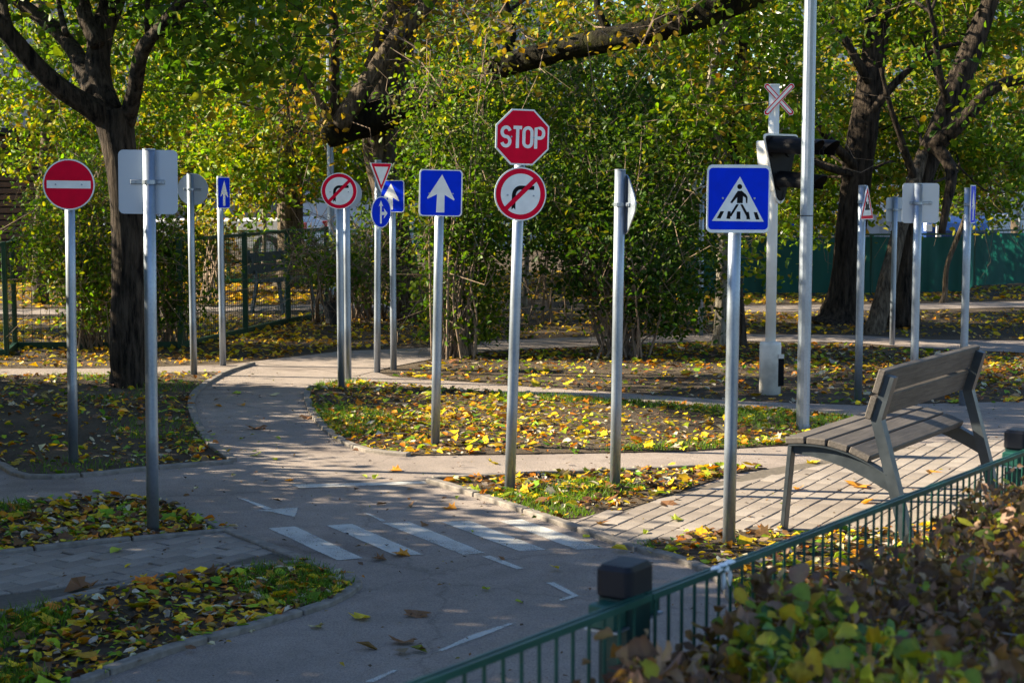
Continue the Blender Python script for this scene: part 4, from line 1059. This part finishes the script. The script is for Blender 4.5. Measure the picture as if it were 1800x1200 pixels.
# far bench behind the wire fence
q = G(500, 546); fb_ = empty('garden_bench', (q.x, q.y, 0), R(70)); tag(fb_, 'thin dark bench behind the wire mesh fence', 'bench')
for x in (-.45, .45):
    MB().bar((x, -.22, 0), (x, -.16, .42), .04).build('leg', 'steel_dark', fb_); MB().bar((x, .25, 0), (x, .16, .42), .04).bar((x, .16, .42), (x, .30, .82), .04).build('leg', 'steel_dark', fb_)
for k in range(3): MB().box(-.6, .6, -.2 + k * .13, -.1 + k * .13, .42, .445).build('seat_plank', 'steel_dark', fb_)
for k in range(2): MB().box(-.6, .6, .20 + k * .06, .225 + k * .06, .52 + k * .15, .64 + k * .15).build('back_plank', 'steel_dark', fb_)

# ================================================================== TREES AND SHRUBS
def tree(label, name='tree'):
    t = empty(name, (0, 0, 0)); return tag(t, label, 'shrub' if 'shrub' in name else 'tree')
def branchy(parent, nodes, cc, n, r0, seed, mat='bark_dark', name='limb', frm=.4):
    """limbs from points high on the trunk to clump centres"""
    r_ = random.Random(seed); ii = r_.sample(range(len(cc)), min(n, len(cc))); ups = nodes[int(len(nodes) * frm):]
    for i in ii:
        e = Vector(cc[i]); a = min(ups, key=lambda p_: (p_ - e).length + max(0, p_.z - e.z) * .6)
        L_ = (e - a).length
        if L_ < .3: continue
        m1 = a.lerp(e, .4) + Vector((r_.gauss(0, .08), r_.gauss(0, .08), r_.gauss(.10, .08))) * L_; m2 = a.lerp(e, .75) + Vector((r_.gauss(0, .07), r_.gauss(0, .07), r_.gauss(.05, .07))) * L_
        C = catmull([(*a, r0), (*m1, r0 * .7), (*m2, r0 * .45), (*e, r0 * .15)], 4)
        MB().tube([c[:3] for c in C], [c[3] for c in C], 6, False, .06, seed + i).build(name, mat, parent, smooth=True)
def crown_twigs(parent, cc, seed, n=160, r0=.007, L_=.5, mat='twig'):
    r_ = np.random.default_rng(seed); i = r_.integers(0, len(cc), n); a = cc[i]; e = a + r_.normal(0, L_, (n, 3)) + np.array([0, 0, -.08])
    twigs(parent, a, e, r0, 'twigs', mat, 3, .10, seed)

# 1 dark tree in the left bed
t = tree('dark forked tree standing in the left bed behind the signs')
_, nd = trunk_px('trunk', 13.9, [(226, 690, 78), (226, 660, 66), (226, 600, 62), (226, 420, 60), (212, 280, 58), (198, 195, 66)], 'bark_dark', t, 20)
limbs = [[(200, 215, 52), (160, 190, 40), (100, 150, 36), (50, 100, 33), (0, 45, 30), (-90, -40, 26)], [(190, 200, 54), (172, 140, 46), (178, 60, 42), (200, 0, 40), (230, -120, 32)], [(150, 130, 34), (130, 90, 30), (95, 50, 26), (30, 0, 22), (-60, -80, 16)],
         [(222, 215, 34), (236, 160, 27), (250, 90, 27), (290, 40, 22), (320, 0, 18), (380, -80, 14)], [(172, 80, 28), (150, 30, 26), (138, -40, 22), (130, -140, 16)], [(262, 75, 12), (258, 30, 10), (262, -20, 8)], [(30, 80, 18), (10, 30, 16), (0, -40, 14)], [(116, 60, 12), (108, 30, 10), (100, -10, 8)]]
nodes = []
for k, l in enumerate(limbs):
    if k == 2: l = [(165, 165, 34)] + l
    _, q = trunk_px('limb', 13.9, l, 'bark_dark', t, 12, 5, .07, 20 + k, [0] + [(-.12, .1, .2, -.15, .08)[k % 5] * i for i in range(1, len(l))]); nodes += q
cr, cc = crown(t, [blob_px(430, 70, 13.6, 110, 80, .6, 900), blob_px(420, -160, 14.2, 420, 150, 2.0, 5200), blob_px(20, -170, 14.2, 330, 140, 2.0, 3800), blob_px(300, 30, 14.8, 260, 60, .8, 700), ((-3.4, 15.0, 6.2), (3.0, 2.2, 1.6), 4500)], 'green', .10, 6, per=30)
crown_twigs(t, cc, 3, 260, .007, .55, 'bark_dark'); branchy(t, nodes, cc, 16, .03, 5)

# 2 bright trees behind on the left
def back_tree(label, Y, tr, blobs, pal, leaf, seed, bark='bark_mid', shape=6, lim=10, r0=.035, tw=120, per=38, sig=.2):
    t = tree(label); _, nd = trunk_px('trunk', Y, tr, bark, t, 12, 5, .07, seed)
    cr, cc = crown(t, [blob_px(*b) if len(b) == 7 else b for b in blobs], pal, leaf, shape, per=per, sig=sig)
    branchy(t, nd, cc, lim, r0, seed, bark); crown_twigs(t, cc, seed, tw); return t
back_tree('thick barked tree behind the wire fence with yellow green leaves', 27, [(508, 510, 62), (510, 480, 50), (510, 400, 48), (508, 300, 46), (512, 150, 40), (505, -40, 30)],
          [(470, 130, 27, 230, 170, 2.2, 9500), (430, 330, 26, 120, 55, 1.2, 1300), (575, 270, 27.5, 70, 60, 1.2, 900), ((-3.8, 27, 7.0), (3.0, 2.8, 2.4), 5500)], 'lime', .11, 31)
back_tree('bright lime leaved tree behind the no entry sign', 23.5, [(70, 540, 30), (72, 400, 26), (85, 200, 24), (70, -20, 18)], [(110, 130, 23.5, 230, 165, 2.0, 9500), (200, 300, 23, 90, 70, 1.2, 1600), ((-6.8, 23.5, 6.6), (2.8, 2.6, 2.2), 6000)], 'lime', .10, 32)
back_tree('yellowing tree between the dark left tree and the thick barked tree', 31, [(330, 490, 26), (335, 350, 22), (330, 100, 18)], [(310, 210, 31, 200, 160, 2.2, 8500)], 'yellow', .12, 33)
back_tree('slender pale trunked tree behind the fences', 33, [(463, 478, 9), (465, 400, 8), (462, 340, 8), (455, 250, 6)], [(460, 300, 33, 60, 60, 1, 400)], 'yellow', .12, 34, 'bark_pale', lim=5, r0=.02, tw=40)

# 3 big old tree in the centre with a low limb
t = tree('old mossy tree with a long low limb across the centre')
_, nd = trunk_px('trunk', 20.9, [(730, 572, 88), (722, 545, 66), (704, 470, 54), (680, 340, 54), (668, 240, 60), (690, 120, 56), (715, 0, 46), (720, -120, 38)], 'bark_mid', t, 18, 6, .14, 41)
lim = [([(1420, -60, 44), (1270, 14, 46), (1130, 58, 43), (970, 92, 42), (850, 128, 42), (760, 165, 50), (690, 195, 62), (620, 218, 56), (572, 244, 36)], 'bark_moss_shaded', [-4.2, -4.0, -3.6, -3.0, -2.2, -1.2, -.4, -.3, -.35]),
       ([(598, 222, 40), (640, 155, 34), (690, 80, 32), (740, 18, 28), (790, -50, 22)], 'bark_mid', [-.4, -.5, -.55, -.6, -.6]),
       ([(590, 225, 24), (586, 150, 20), (588, 60, 18), (575, -40, 15)], 'bark_dark', [-.35, -.4, -.4, -.4]),
       ([(650, 120, 24), (672, 60, 22), (700, -20, 18)], 'bark_mid', [-.45, -.4, -.3]),
       ([(592, 226, 14), (560, 175, 12), (515, 105, 9), (480, 60, 5)], 'bark_mid', [-.4, -.5, -.6, -.7]),
       ([(870, 120, 20), (900, 60, 15), (880, -20, 12)], 'bark_moss_shaded', [-2.3, -2.2, -2.1]),
       ([(1080, 75, 16), (1050, 10, 12), (1060, -50, 8)], 'bark_moss_shaded', [-3.4, -3.4, -3.3])]
nodes = list(nd)
for k, (l, mt, dy) in enumerate(lim):
    _, q = trunk_px('limb', 20.7, l, mt, t, 14 if k < 2 else 10, 6, .09, 50 + k, dy); nodes += q
cr, cc = crown(t, [blob_px(650, 20, 20.5, 180, 90, 1.0, 1500), blob_px(1000, 0, 21, 300, 60, 1.4, 1500), blob_px(760, -150, 21, 420, 130, 2.5, 3500), blob_px(540, 170, 20.3, 70, 90, .6, 500), ((-3.2, 18.6, 6.6), (2.6, 2.2, 1.5), 4200), blob_px(1080, 50, 16.4, 190, 60, .4, 260), blob_px(850, 120, 17.6, 110, 70, .4, 300)], 'yellow', .085, 6, per=22)  # includes a high left clump, out of view, added to shade the limb
crown_twigs(t, cc, 43, 900, .008, .6); branchy(t, nodes, cc, 18, .022, 44, 'bark_dark', frm=.3)

# shrubs in the middle
def shrub(label, base, stems, blobs, pal, leaf, seed, stemmat='twig', r0=.013, per=30, sig=.16, zmin=.18, tw=120):
    t = tree(label, 'shrub'); b0 = G(*base); r_ = random.Random(seed)
    cr, cc = crown(t, [blob_px(*b) for b in blobs], pal, leaf, 6, 'foliage', per, sig, zmin)
    m_ = MB(); 
    for k in range(stems):
        e = Vector(cc[r_.randrange(len(cc))]); a = b0 + Vector((r_.gauss(0, .12), r_.gauss(0, .10), -.02)); h = e.z
        m1 = a.lerp(e, .3) + Vector((r_.gauss(0, .04), 0, h * .12)); m2 = a.lerp(e, .65) + Vector((r_.gauss(0, .05), 0, h * .12))
        C = catmull([(*a, r0), (*m1, r0 * .8), (*m2, r0 * .55), (*e, r0 * .2)], 4); m_.tube([c[:3] for c in C], [c[3] for c in C], 5, False)
    o = m_.build('stems', stemmat, t); o['kind'] = 'stuff'
    crown_twigs(t, cc, seed, tw * 2, .0055, .34); return t
shrub('tall upright shrub left of the stop sign post', (805, 628), 46, [(812, 470, 16.7, 72, 125, .5, 5000), (795, 330, 16.8, 80, 120, .5, 3300), (790, 200, 17, 100, 90, .5, 1350), (812, 570, 16.6, 50, 45, .4, 800)], 'green', .056, 61, zmin=.12)
shrub('broad dark green shrub right of the stop sign post', (1090, 628), 52, [(1110, 440, 16.6, 135, 110, .8, 5848), (1165, 535, 16.5, 60, 65, .45, 1564), (1015, 385, 16.8, 80, 90, .6, 2176), (1100, 290, 17, 130, 90, .7, 2448)], 'dark', .060, 62)
shrub('high shrub behind the stop sign', (965, 570), 9, [(940, 300, 19.3, 120, 150, .9, 4896), (900, 160, 19.6, 140, 90, .9, 2244)], 'green', .062, 63, zmin=.95)
shrub('tangled shrub behind the broad dark green shrub', (1170, 565), 12, [(1150, 300, 19.6, 130, 150, .9, 5304), (1130, 150, 20, 150, 90, .9, 2856), (1190, 440, 19.4, 80, 110, .6, 1530)], 'dark', .064, 64, zmin=.8)
shrub('loose green shrub beside the no entry post', (155, 612), 34, [(135, 420, 17.0, 75, 90, .5, 3900), (165, 530, 16.9, 55, 70, .4, 1800), (80, 455, 17.0, 45, 35, .35, 630), (150, 320, 17.2, 70, 60, .5, 1800)], 'lime', .052, 65)
shrub('green shrub between the dark trunk and the round sign back', (290, 606), 26, [(288, 500, 17.3, 50, 90, .4, 2850), (280, 400, 17.6, 55, 60, .4, 1800)], 'green', .052, 66)
shrub('feathery shrub in a black pot by the wire fence', (588, 566), 24, [(565, 455, 18.9, 42, 45, .35, 620), (618, 480, 19, 34, 50, .3, 480)], 'green', .060, 67, zmin=.5)
shrub('low twiggy shrub with few leaves by the old tree', (645, 560), 44, [(640, 470, 20.2, 45, 70, .4, 1050), (655, 420, 20.4, 40, 50, .4, 750)], 'green', .065, 68)
shrub('reddish autumn shrub behind the round sign back', (365, 530), 20, [(365, 430, 26, 22, 45, .4, 1650)], 'yellow', .08, 69)
q = G(588, 571); pt = MB().tube([(q.x, q.y, 0), (q.x, q.y, .02), (q.x, q.y, .26), (q.x, q.y, .29)], [.10, .105, .135, .14], 20).build('plant_pot', 'pot', smooth=False); tag(pt, 'black plastic pot holding the feathery shrub', 'pot')

# right hand trees
t = tree('pale barked twin trunk tree behind the pedestrian crossing sign')
_, nd = trunk_px('trunk', 17.4, [(1266, 618, 34), (1268, 560, 25), (1272, 420, 24), (1268, 290, 26), (1250, 215, 17), (1252, 130, 15), (1280, 40, 13), (1300, -40, 10)], 'bark_pale', t, 12, 5, .10, 71)
_, n2 = trunk_px('trunk', 17.5, [(1304, 622, 22), (1300, 540, 17), (1293, 420, 16), (1290, 280, 20), (1296, 150, 20), (1310, 60, 16), (1330, -40, 12)], 'bark_dark', t, 12, 5, .08, 72)
cr, cc = crown(t, [blob_px(1265, 235, 17.2, 100, 80, .7, 1800), blob_px(1330, 150, 17.6, 110, 120, .9, 2600), blob_px(1300, 10, 17.5, 200, 70, 1.2, 2800), blob_px(1330, 450, 17.0, 45, 65, .4, 260)], 'lime', .085, 6, per=26)
branchy(t, nd + n2, cc, 12, .022, 73, 'bark_pale'); crown_twigs(t, cc, 73, 160, .005)
t = tree('thick dark trunk with a flared foot left of the leaning tree')
_, nd = trunk_px('trunk', 20.3, [(1476, 574, 118), (1480, 555, 76), (1486, 500, 58), (1495, 400, 52), (1515, 250, 50), (1535, 110, 46), (1545, 0, 42), (1560, -140, 34)], 'bark_dark', t, 18, 6, .10, 74)
for k, l in enumerate([[(1510, 300, 20), (1450, 235, 14), (1400, 150, 10), (1370, 60, 7)], [(1530, 150, 18), (1480, 60, 13), (1440, 0, 10)], [(1520, 210, 20), (1580, 140, 13), (1640, 90, 9), (1720, 70, 6)], [(1508, 310, 14), (1440, 290, 10), (1390, 250, 6)]]): nd += trunk_px('limb', 20.2, l, 'bark_dark', t, 8, 5, .08, 80 + k, [0, -.15, -.3, -.4][:len(l)])[1]
cr, cc = crown(t, [blob_px(1430, 260, 21.8, 130, 130, .9, 4200), blob_px(1480, 10, 21.2, 200, 80, 1.3, 3600), blob_px(1600, 190, 22, 90, 140, .9, 1600), blob_px(1420, 380, 21.5, 70, 40, .5, 500)], 'lime', .092, 6, per=30)
branchy(t, nd, cc, 14, .022, 75); crown_twigs(t, cc, 75, 200, .006)
t = tree('leaning dark tree with crossing trunks behind the bench')
_, nd = trunk_px('trunk', 19.6, [(1588, 572, 62), (1590, 520, 44), (1594, 430, 42), (1612, 330, 44), (1655, 220, 44), (1695, 120, 40), (1730, 30, 34), (1770, -80, 26)], 'bark_dark', t, 16, 6, .09, 76)
_, n2 = trunk_px('trunk', 18.9, [(1532, 592, 46), (1543, 560, 32), (1560, 490, 30), (1580, 410, 28), (1602, 340, 24), (1622, 270, 20)], 'bark_mid', t, 12, 5, .12, 77, [0, 0, .1, .25, .4, .6])
nd += n2
for k, l in enumerate([[(1640, 260, 30), (1690, 215, 26), (1740, 160, 22), (1800, 138, 18), (1860, 140, 14)], [(1640, 250, 24), (1672, 300, 20), (1664, 360, 16), (1655, 410, 13)], [(1612, 330, 16), (1590, 260, 12), (1566, 190, 9), (1548, 120, 6)], [(1668, 190, 14), (1650, 120, 11), (1642, 50, 9), (1625, -20, 6)]]): nd += trunk_px('limb', 19.4, l, 'bark_dark', t, 10, 5, .08, 90 + k, [0, -.2, -.3, -.35, -.4][:len(l)])[1]
cr, cc = crown(t, [blob_px(1700, 20, 20.8, 190, 70, 1.2, 3600), blob_px(1740, 240, 21.6, 110, 80, .9, 2400), blob_px(1600, 280, 21.8, 80, 100, .8, 1300), blob_px(1640, 130, 18.6, 150, 130, .5, 220)], 'lime', .092, 6, per=30)
branchy(t, nd, cc, 14, .022, 78); crown_twigs(t, cc, 78, 240, .006)
back_tree('thin crooked young tree in front of the screen fence', 23.6, [(1648, 545, 12), (1660, 520, 10), (1664, 470, 9), (1678, 430, 9), (1690, 400, 8), (1706, 350, 7), (1710, 320, 5)], [(1755, 300, 24, 90, 75, .8, 2600), (1700, 330, 24, 50, 45, .6, 600)], 'lime', .09, 79, 'bark_mid', lim=6, r0=.015, tw=80)
back_tree('leafy tree far back between the signal and the thick dark trunk', 29, [(1420, 510, 24), (1425, 350, 20), (1430, 100, 16)], [(1400, 270, 29, 190, 150, 1.8, 6500), (1650, 200, 30, 170, 150, 1.8, 5000)], 'yellow', .12, 81)
back_tree('leafy tree at the far right beyond the screen fence', 33, [(1790, 480, 22), (1785, 300, 18), (1790, 60, 14)], [(1760, 130, 33, 190, 190, 2.0, 8000), (1560, 80, 34, 160, 150, 2.0, 5000)], 'lime', .13, 85)
back_tree('green tree filling the back behind the stop sign', 27, [(1010, 520, 34), (1010, 300, 30), (1015, 60, 24)], [(1000, 190, 27, 260, 200, 2.0, 10500), (820, 260, 27, 150, 160, 1.6, 4000), (1180, 300, 26.5, 130, 150, 1.4, 3500)], 'green', .11, 82)
back_tree('green tree filling the back behind the old mossy tree', 30, [(700, 500, 26), (705, 300, 24), (700, 60, 20)], [(690, 170, 30, 200, 190, 2.0, 7500)], 'lime', .12, 83)
back_tree('small trunk among the shrubs between the stop sign post and the edge on sign', 21.5, [(921, 540, 12), (925, 480, 9), (928, 420, 8), (935, 330, 6)], [(930, 380, 21.5, 60, 60, .5, 500)], 'green', .085, 84, 'bark_pale', lim=4, r0=.012, tw=30)

# far wood: one mass, nobody could count it
def far_wood():
    n = 26000; x = rng.uniform(-30, 34, n); y = rng.uniform(54, 66, n); h = 7 + 3 * np.sin(x * .35) + 2 * np.sin(x * .9 + 1)
    z = rng.uniform(.2, 1, n) * np.abs(h); nr = rng.normal(size=(n, 3)) + np.array([-.2, -.3, .7]); C = np.stack([x, y, z], 1)
    o = link('far_wood', leaves_mesh('far_wood', C, rng.uniform(.3, .6, n), nr, colours('lime', n) * .8, 4), 'leaf'); tag(o, 'far off mass of yellow green trees closing the view', 'wood', kind='stuff')
far_wood()

# unseen trees and shrubs added beside the view to cast shade and block skylight
def shade_plant(label, x, y, h, blobs, pal, leaf, seed, name='tree', r0=.09):
    t = empty(name, (x, y, 0)); tag(t, label, 'tree' if name == 'tree' else 'shrub')
    C = catmull([(0, 0, -.05, r0 * 1.3), (.05, 0, .6, r0), (-.05, .05, h * .5, r0 * .8), (.1, 0, h * .8, r0 * .4)], 6)
    MB().tube([c[:3] for c in C], [c[3] for c in C], 12, True, .08, seed).build('trunk', 'bark_dark', t, smooth=True)
    nodes = [Vector(c[:3]) for c in C]
    cr, cc = crown(t, blobs, pal, leaf, 6, per=40, sig=.24); branchy(t, nodes, cc, 12, r0 * .35, seed)
    return t
for k, (x, y, h, nm) in enumerate(((-5.0, 5.0, 4.3, 'nearest the camera'), (-5.3, 6.2, 4.6, 'second from the camera'), (-5.3, 7.3, 4.0, 'third from the camera'), (-5.4, 8.4, 3.3, 'fourth from the camera'), (-5.5, 9.5, 2.7, 'fifth from the camera'), (-5.9, 10.8, 2.3, 'sixth from the camera'), (-6.4, 12.2, 2.9, 'seventh from the camera'), (-7.2, 13.8, 3.4, 'farthest from the camera'))):
    shade_plant('added shade shrub of the unseen row just outside the left edge, ' + nm, x, y, h * .9, [((0, 0, h * .5), (.75, .85, h * .5), int(3600 * h))], 'lime', .10, 201 + k, 'shrub', .045)
shade_plant('leafy tree added for shade outside the view to the near left', -6.0, 3.4, 6.0, [((0, 0, 3.4), (1.3, 1.4, 1.9), 13000), ((1.6, 5.0, 6.4), (3.2, 2.6, 1.2), 4500)], 'yellow', .13, 213)
shade_plant('leafy tree added for shade outside the view at the left behind the shed side', -11.5, 21.6, 8.0, [((0, 0, 5.0), (2.4, 2.2, 3.0), 4000)], 'lime', .13, 217)
shade_plant('leafy tree added for shade outside the view at the far left', -13.5, 20.0, 9.0, [((0, 0, 6.4), (2.4, 1.8, 2.4), 7000)], 'lime', .14, 218)
shade_plant('leafy tree added to cut skylight outside the view at the right', 7.4, 5.2, 8.0, [((-.5, 0, 5.6), (3.2, 3.6, 2.9), 10000)], 'lime', .16, 215)
shade_plant('leafy tree added to cut skylight outside the view farther right', 8.8, 12.0, 8.0, [((-1, 0, 6.4), (3.4, 3.2, 2.6), 9000)], 'yellow', .16, 216)

# ================================================================== SINGLE LEAVES ON THE ROAD
def flat_leaf(kind, col, seed):
    T, F = SHAPES[kind]; r_ = random.Random(seed); me = bpy.data.meshes.new('fallen_leaf')
    V = [(x - .45, y * r_.uniform(.9, 1.1), z * r_.uniform(1, 3.5)) for x, y, z in T]; F = list(F)
    k = len(V); V += [(-.43, .012, .0), (-.43, -.012, .0), (-.85, .06, .05)]; F.append((k, k + 2, k + 1))
    me.from_pydata(V, [], F); at = me.attributes.new('col', 'FLOAT_COLOR', 'POINT')
    for i in range(len(V)): q = r_.uniform(.8, 1.15); at.data[i].color = (col[0] * q, col[1] * q, col[2] * q, 1)
    me.materials.append(M['litter']); return me
CL = {'yellow': (.58, .44, .04), 'lime': (.34, .40, .05), 'orange': (.55, .24, .03), 'brown': (.20, .10, .05), 'pale': (.58, .52, .34)}
FL = [(708, 972, 'orange', 12, .075), (792, 891, 'orange', 12, .07), (672, 884, 'brown', 6, .06), (696, 825, 'orange', 12, .07), (660, 837, 'lime', 6, .07), (640, 836, 'lime', 6, .05), (450, 798, 'lime', 12, .06), (483, 806, 'lime', 6, .05), (508, 843, 'orange', 12, .05), (411, 834, 'pale', 6, .04),
      (637, 1083, 'yellow', 12, .075), (733, 1077, 'brown', 12, .085), (710, 1125, 'brown', 12, .085), (854, 1034, 'lime', 6, .05), (912, 1056, 'lime', 6, .04), (976, 995, 'yellow', 12, .045), (829, 932, 'lime', 6, .03), (804, 873, 'lime', 6, .04), (558, 1099, 'pale', 12, .05), (433, 1104, 'pale', 12, .055), (204, 967, 'lime', 6, .085), (225, 993, 'yellow', 6, .035), (138, 1030, 'brown', 12, .12),
      (868, 812, 'yellow', 12, .07), (1175, 817, 'yellow', 12, .07), (1014, 826, 'pale', 6, .04), (480, 693, 'pale', 12, .07), (426, 711, 'orange', 12, .06), (384, 712, 'orange', 12, .06), (416, 690, 'lime', 12, .07), (450, 751, 'brown', 12, .12), (540, 733, 'brown', 12, .10), (488, 769, 'lime', 6, .05), (424, 770, 'lime', 6, .04),
      (1190, 911, 'lime', 12, .06), (1172, 884, 'brown', 12, .08), (1135, 934, 'lime', 6, .05), (1058, 918, 'brown', 12, .06), (1030, 942, 'lime', 6, .045), (1146, 966, 'yellow', 6, .075), (1510, 852, 'orange', 12, .12), (1426, 812, 'yellow', 12, .08), (1402, 857, 'orange', 12, .05), (1525, 881, 'orange', 6, .09), (1090, 963, 'yellow', 6, .08), (1335, 716, 'orange', 12, .10), (1640, 830, 'orange', 12, .09), (1395, 988, 'lime', 6, .05), (170, 863, 'lime', 6, .06), (190, 866, 'lime', 6, .05), (345, 857, 'pale', 6, .04), (880, 980, 'brown', 6, .05), (668, 980, 'brown', 12, .06), (745, 921, 'brown', 12, .04)]
def near(u, v):
    if v > 1010: return 'on the near road'
    if u < 330: return 'at the left brick path'
    if u > 1000 and v > 840: return 'on the brick paving near the bench'
    if v < 780 and u < 600: return 'on the winding path'
    if v < 845: return 'on the sunlit cross path'
    return 'by the zebra crossing'
def leaf_label(c, k, u, v): return f"{ {'lime':'yellow green','pale':'pale cream'}.get(c, c) } {'lobed' if k == 12 else 'oval'} leaf lying {near(u, v)}"
kin = {}
for (u, v, c, k, s_) in FL: kin.setdefault(leaf_label(c, k, u, v), []).append((-v, u))
ORD = {2: ('nearer of the two', 'farther of the two'), 3: ('nearest of three', 'middle of three', 'farthest of three')}
for i, (u, v, c, k, s_) in enumerate(FL):
    q = G(u, v, .014 if not (u > 974 and v > 835 or u < 400 and v > 930) else .024)
    o = bpy.data.objects.new('fallen_leaf', flat_leaf(k, CL[c], 300 + i)); COL.objects.link(o); o.location = q; s2 = s_ * 1.1; o.scale = (s2, s2, s2)
    o.rotation_euler = (random.gauss(0, .18), random.gauss(0, .18), random.uniform(0, 6.28)); lb = leaf_label(c, k, u, v); g_ = sorted(kin[lb]); n_ = len(g_)
    if n_ > 1:
        r_ = g_.index((-v, u)); w = ORD[n_][r_] if n_ in ORD else ('nearest' if r_ == 0 else 'farthest' if r_ == n_ - 1 else ('second', 'third', 'fourth', 'fifth')[r_ - 1] + ' nearest') + ' of its kind'
        tag(o, lb + ', ' + w, 'leaf', 'leaves fallen on the paving')
    else: tag(o, lb, 'leaf', 'leaves fallen on the paving')
# leaves drifted over the edges of the beds
a = np.array([p[:2] for b in BEDW.values() for p in b]); n = 26000
x = rng.uniform(-3.5, 4.5, n); y = rng.uniform(5, 14, n); jx, jy = x + rng.normal(0, .07, n), y + rng.normal(0, .07, n)
ins = np.zeros(n, bool); jit = np.zeros(n, bool)
for b in BEDW.values(): ins |= inside(b, x, y); jit |= inside(b, jx, jy)
k = ~ins & jit & (patch(x, y, 1.1, 77) > rng.uniform(.25, 1.1, n)); x, y = x[k], y[k]; n = len(x)
o = link('leaf_litter', leaves_mesh('leaf_litter', np.stack([x, y, np.full(n, .026)], 1), .034 * np.clip(rng.lognormal(0, .4, n), .4, 1.8), np.stack([rng.normal(0, .25, n), rng.normal(0, .25, n), np.ones(n)], 1), colours('litter', n, .3), 6, (-1, 3)), 'litter')
tag(o, 'leaves drifted over the kerbs along the bed edges', 'leaves', kind='stuff')
# crumbs of bark, twig and leaf on the paving
xy = []
cr_poly = [tuple(G(u, v)[:2]) for u, v in [(-50, 1250), (1300, 1250), (1300, 1000), (1900, 860), (1900, 720), (1300, 707), (700, 668), (440, 645), (330, 700), (-50, 850)]]
n = 2600; a = np.array(cr_poly); x = rng.uniform(a[:, 0].min(), a[:, 0].max(), n); y = rng.uniform(a[:, 1].min(), a[:, 1].max(), n); k = inside(cr_poly, x, y)
for b in BEDW.values(): k &= ~inside(b, x, y)
x, y = x[k], y[k]; n = len(x)
o = link('leaf_crumbs', leaves_mesh('leaf_crumbs', np.stack([x, y, np.full(n, .019)], 1), .016 * rng.lognormal(0, .5, n), np.stack([rng.normal(0, .3, n), rng.normal(0, .3, n), np.ones(n)], 1), colours('hedge', n) * .6, 4), 'litter')
tag(o, 'crumbs of dry leaf scattered over the paving', 'leaf crumbs', kind='stuff')
print('objects', len(bpy.data.objects), 'tris', sum(len(m.loops) - 2 * len(m.polygons) for m in bpy.data.meshes))
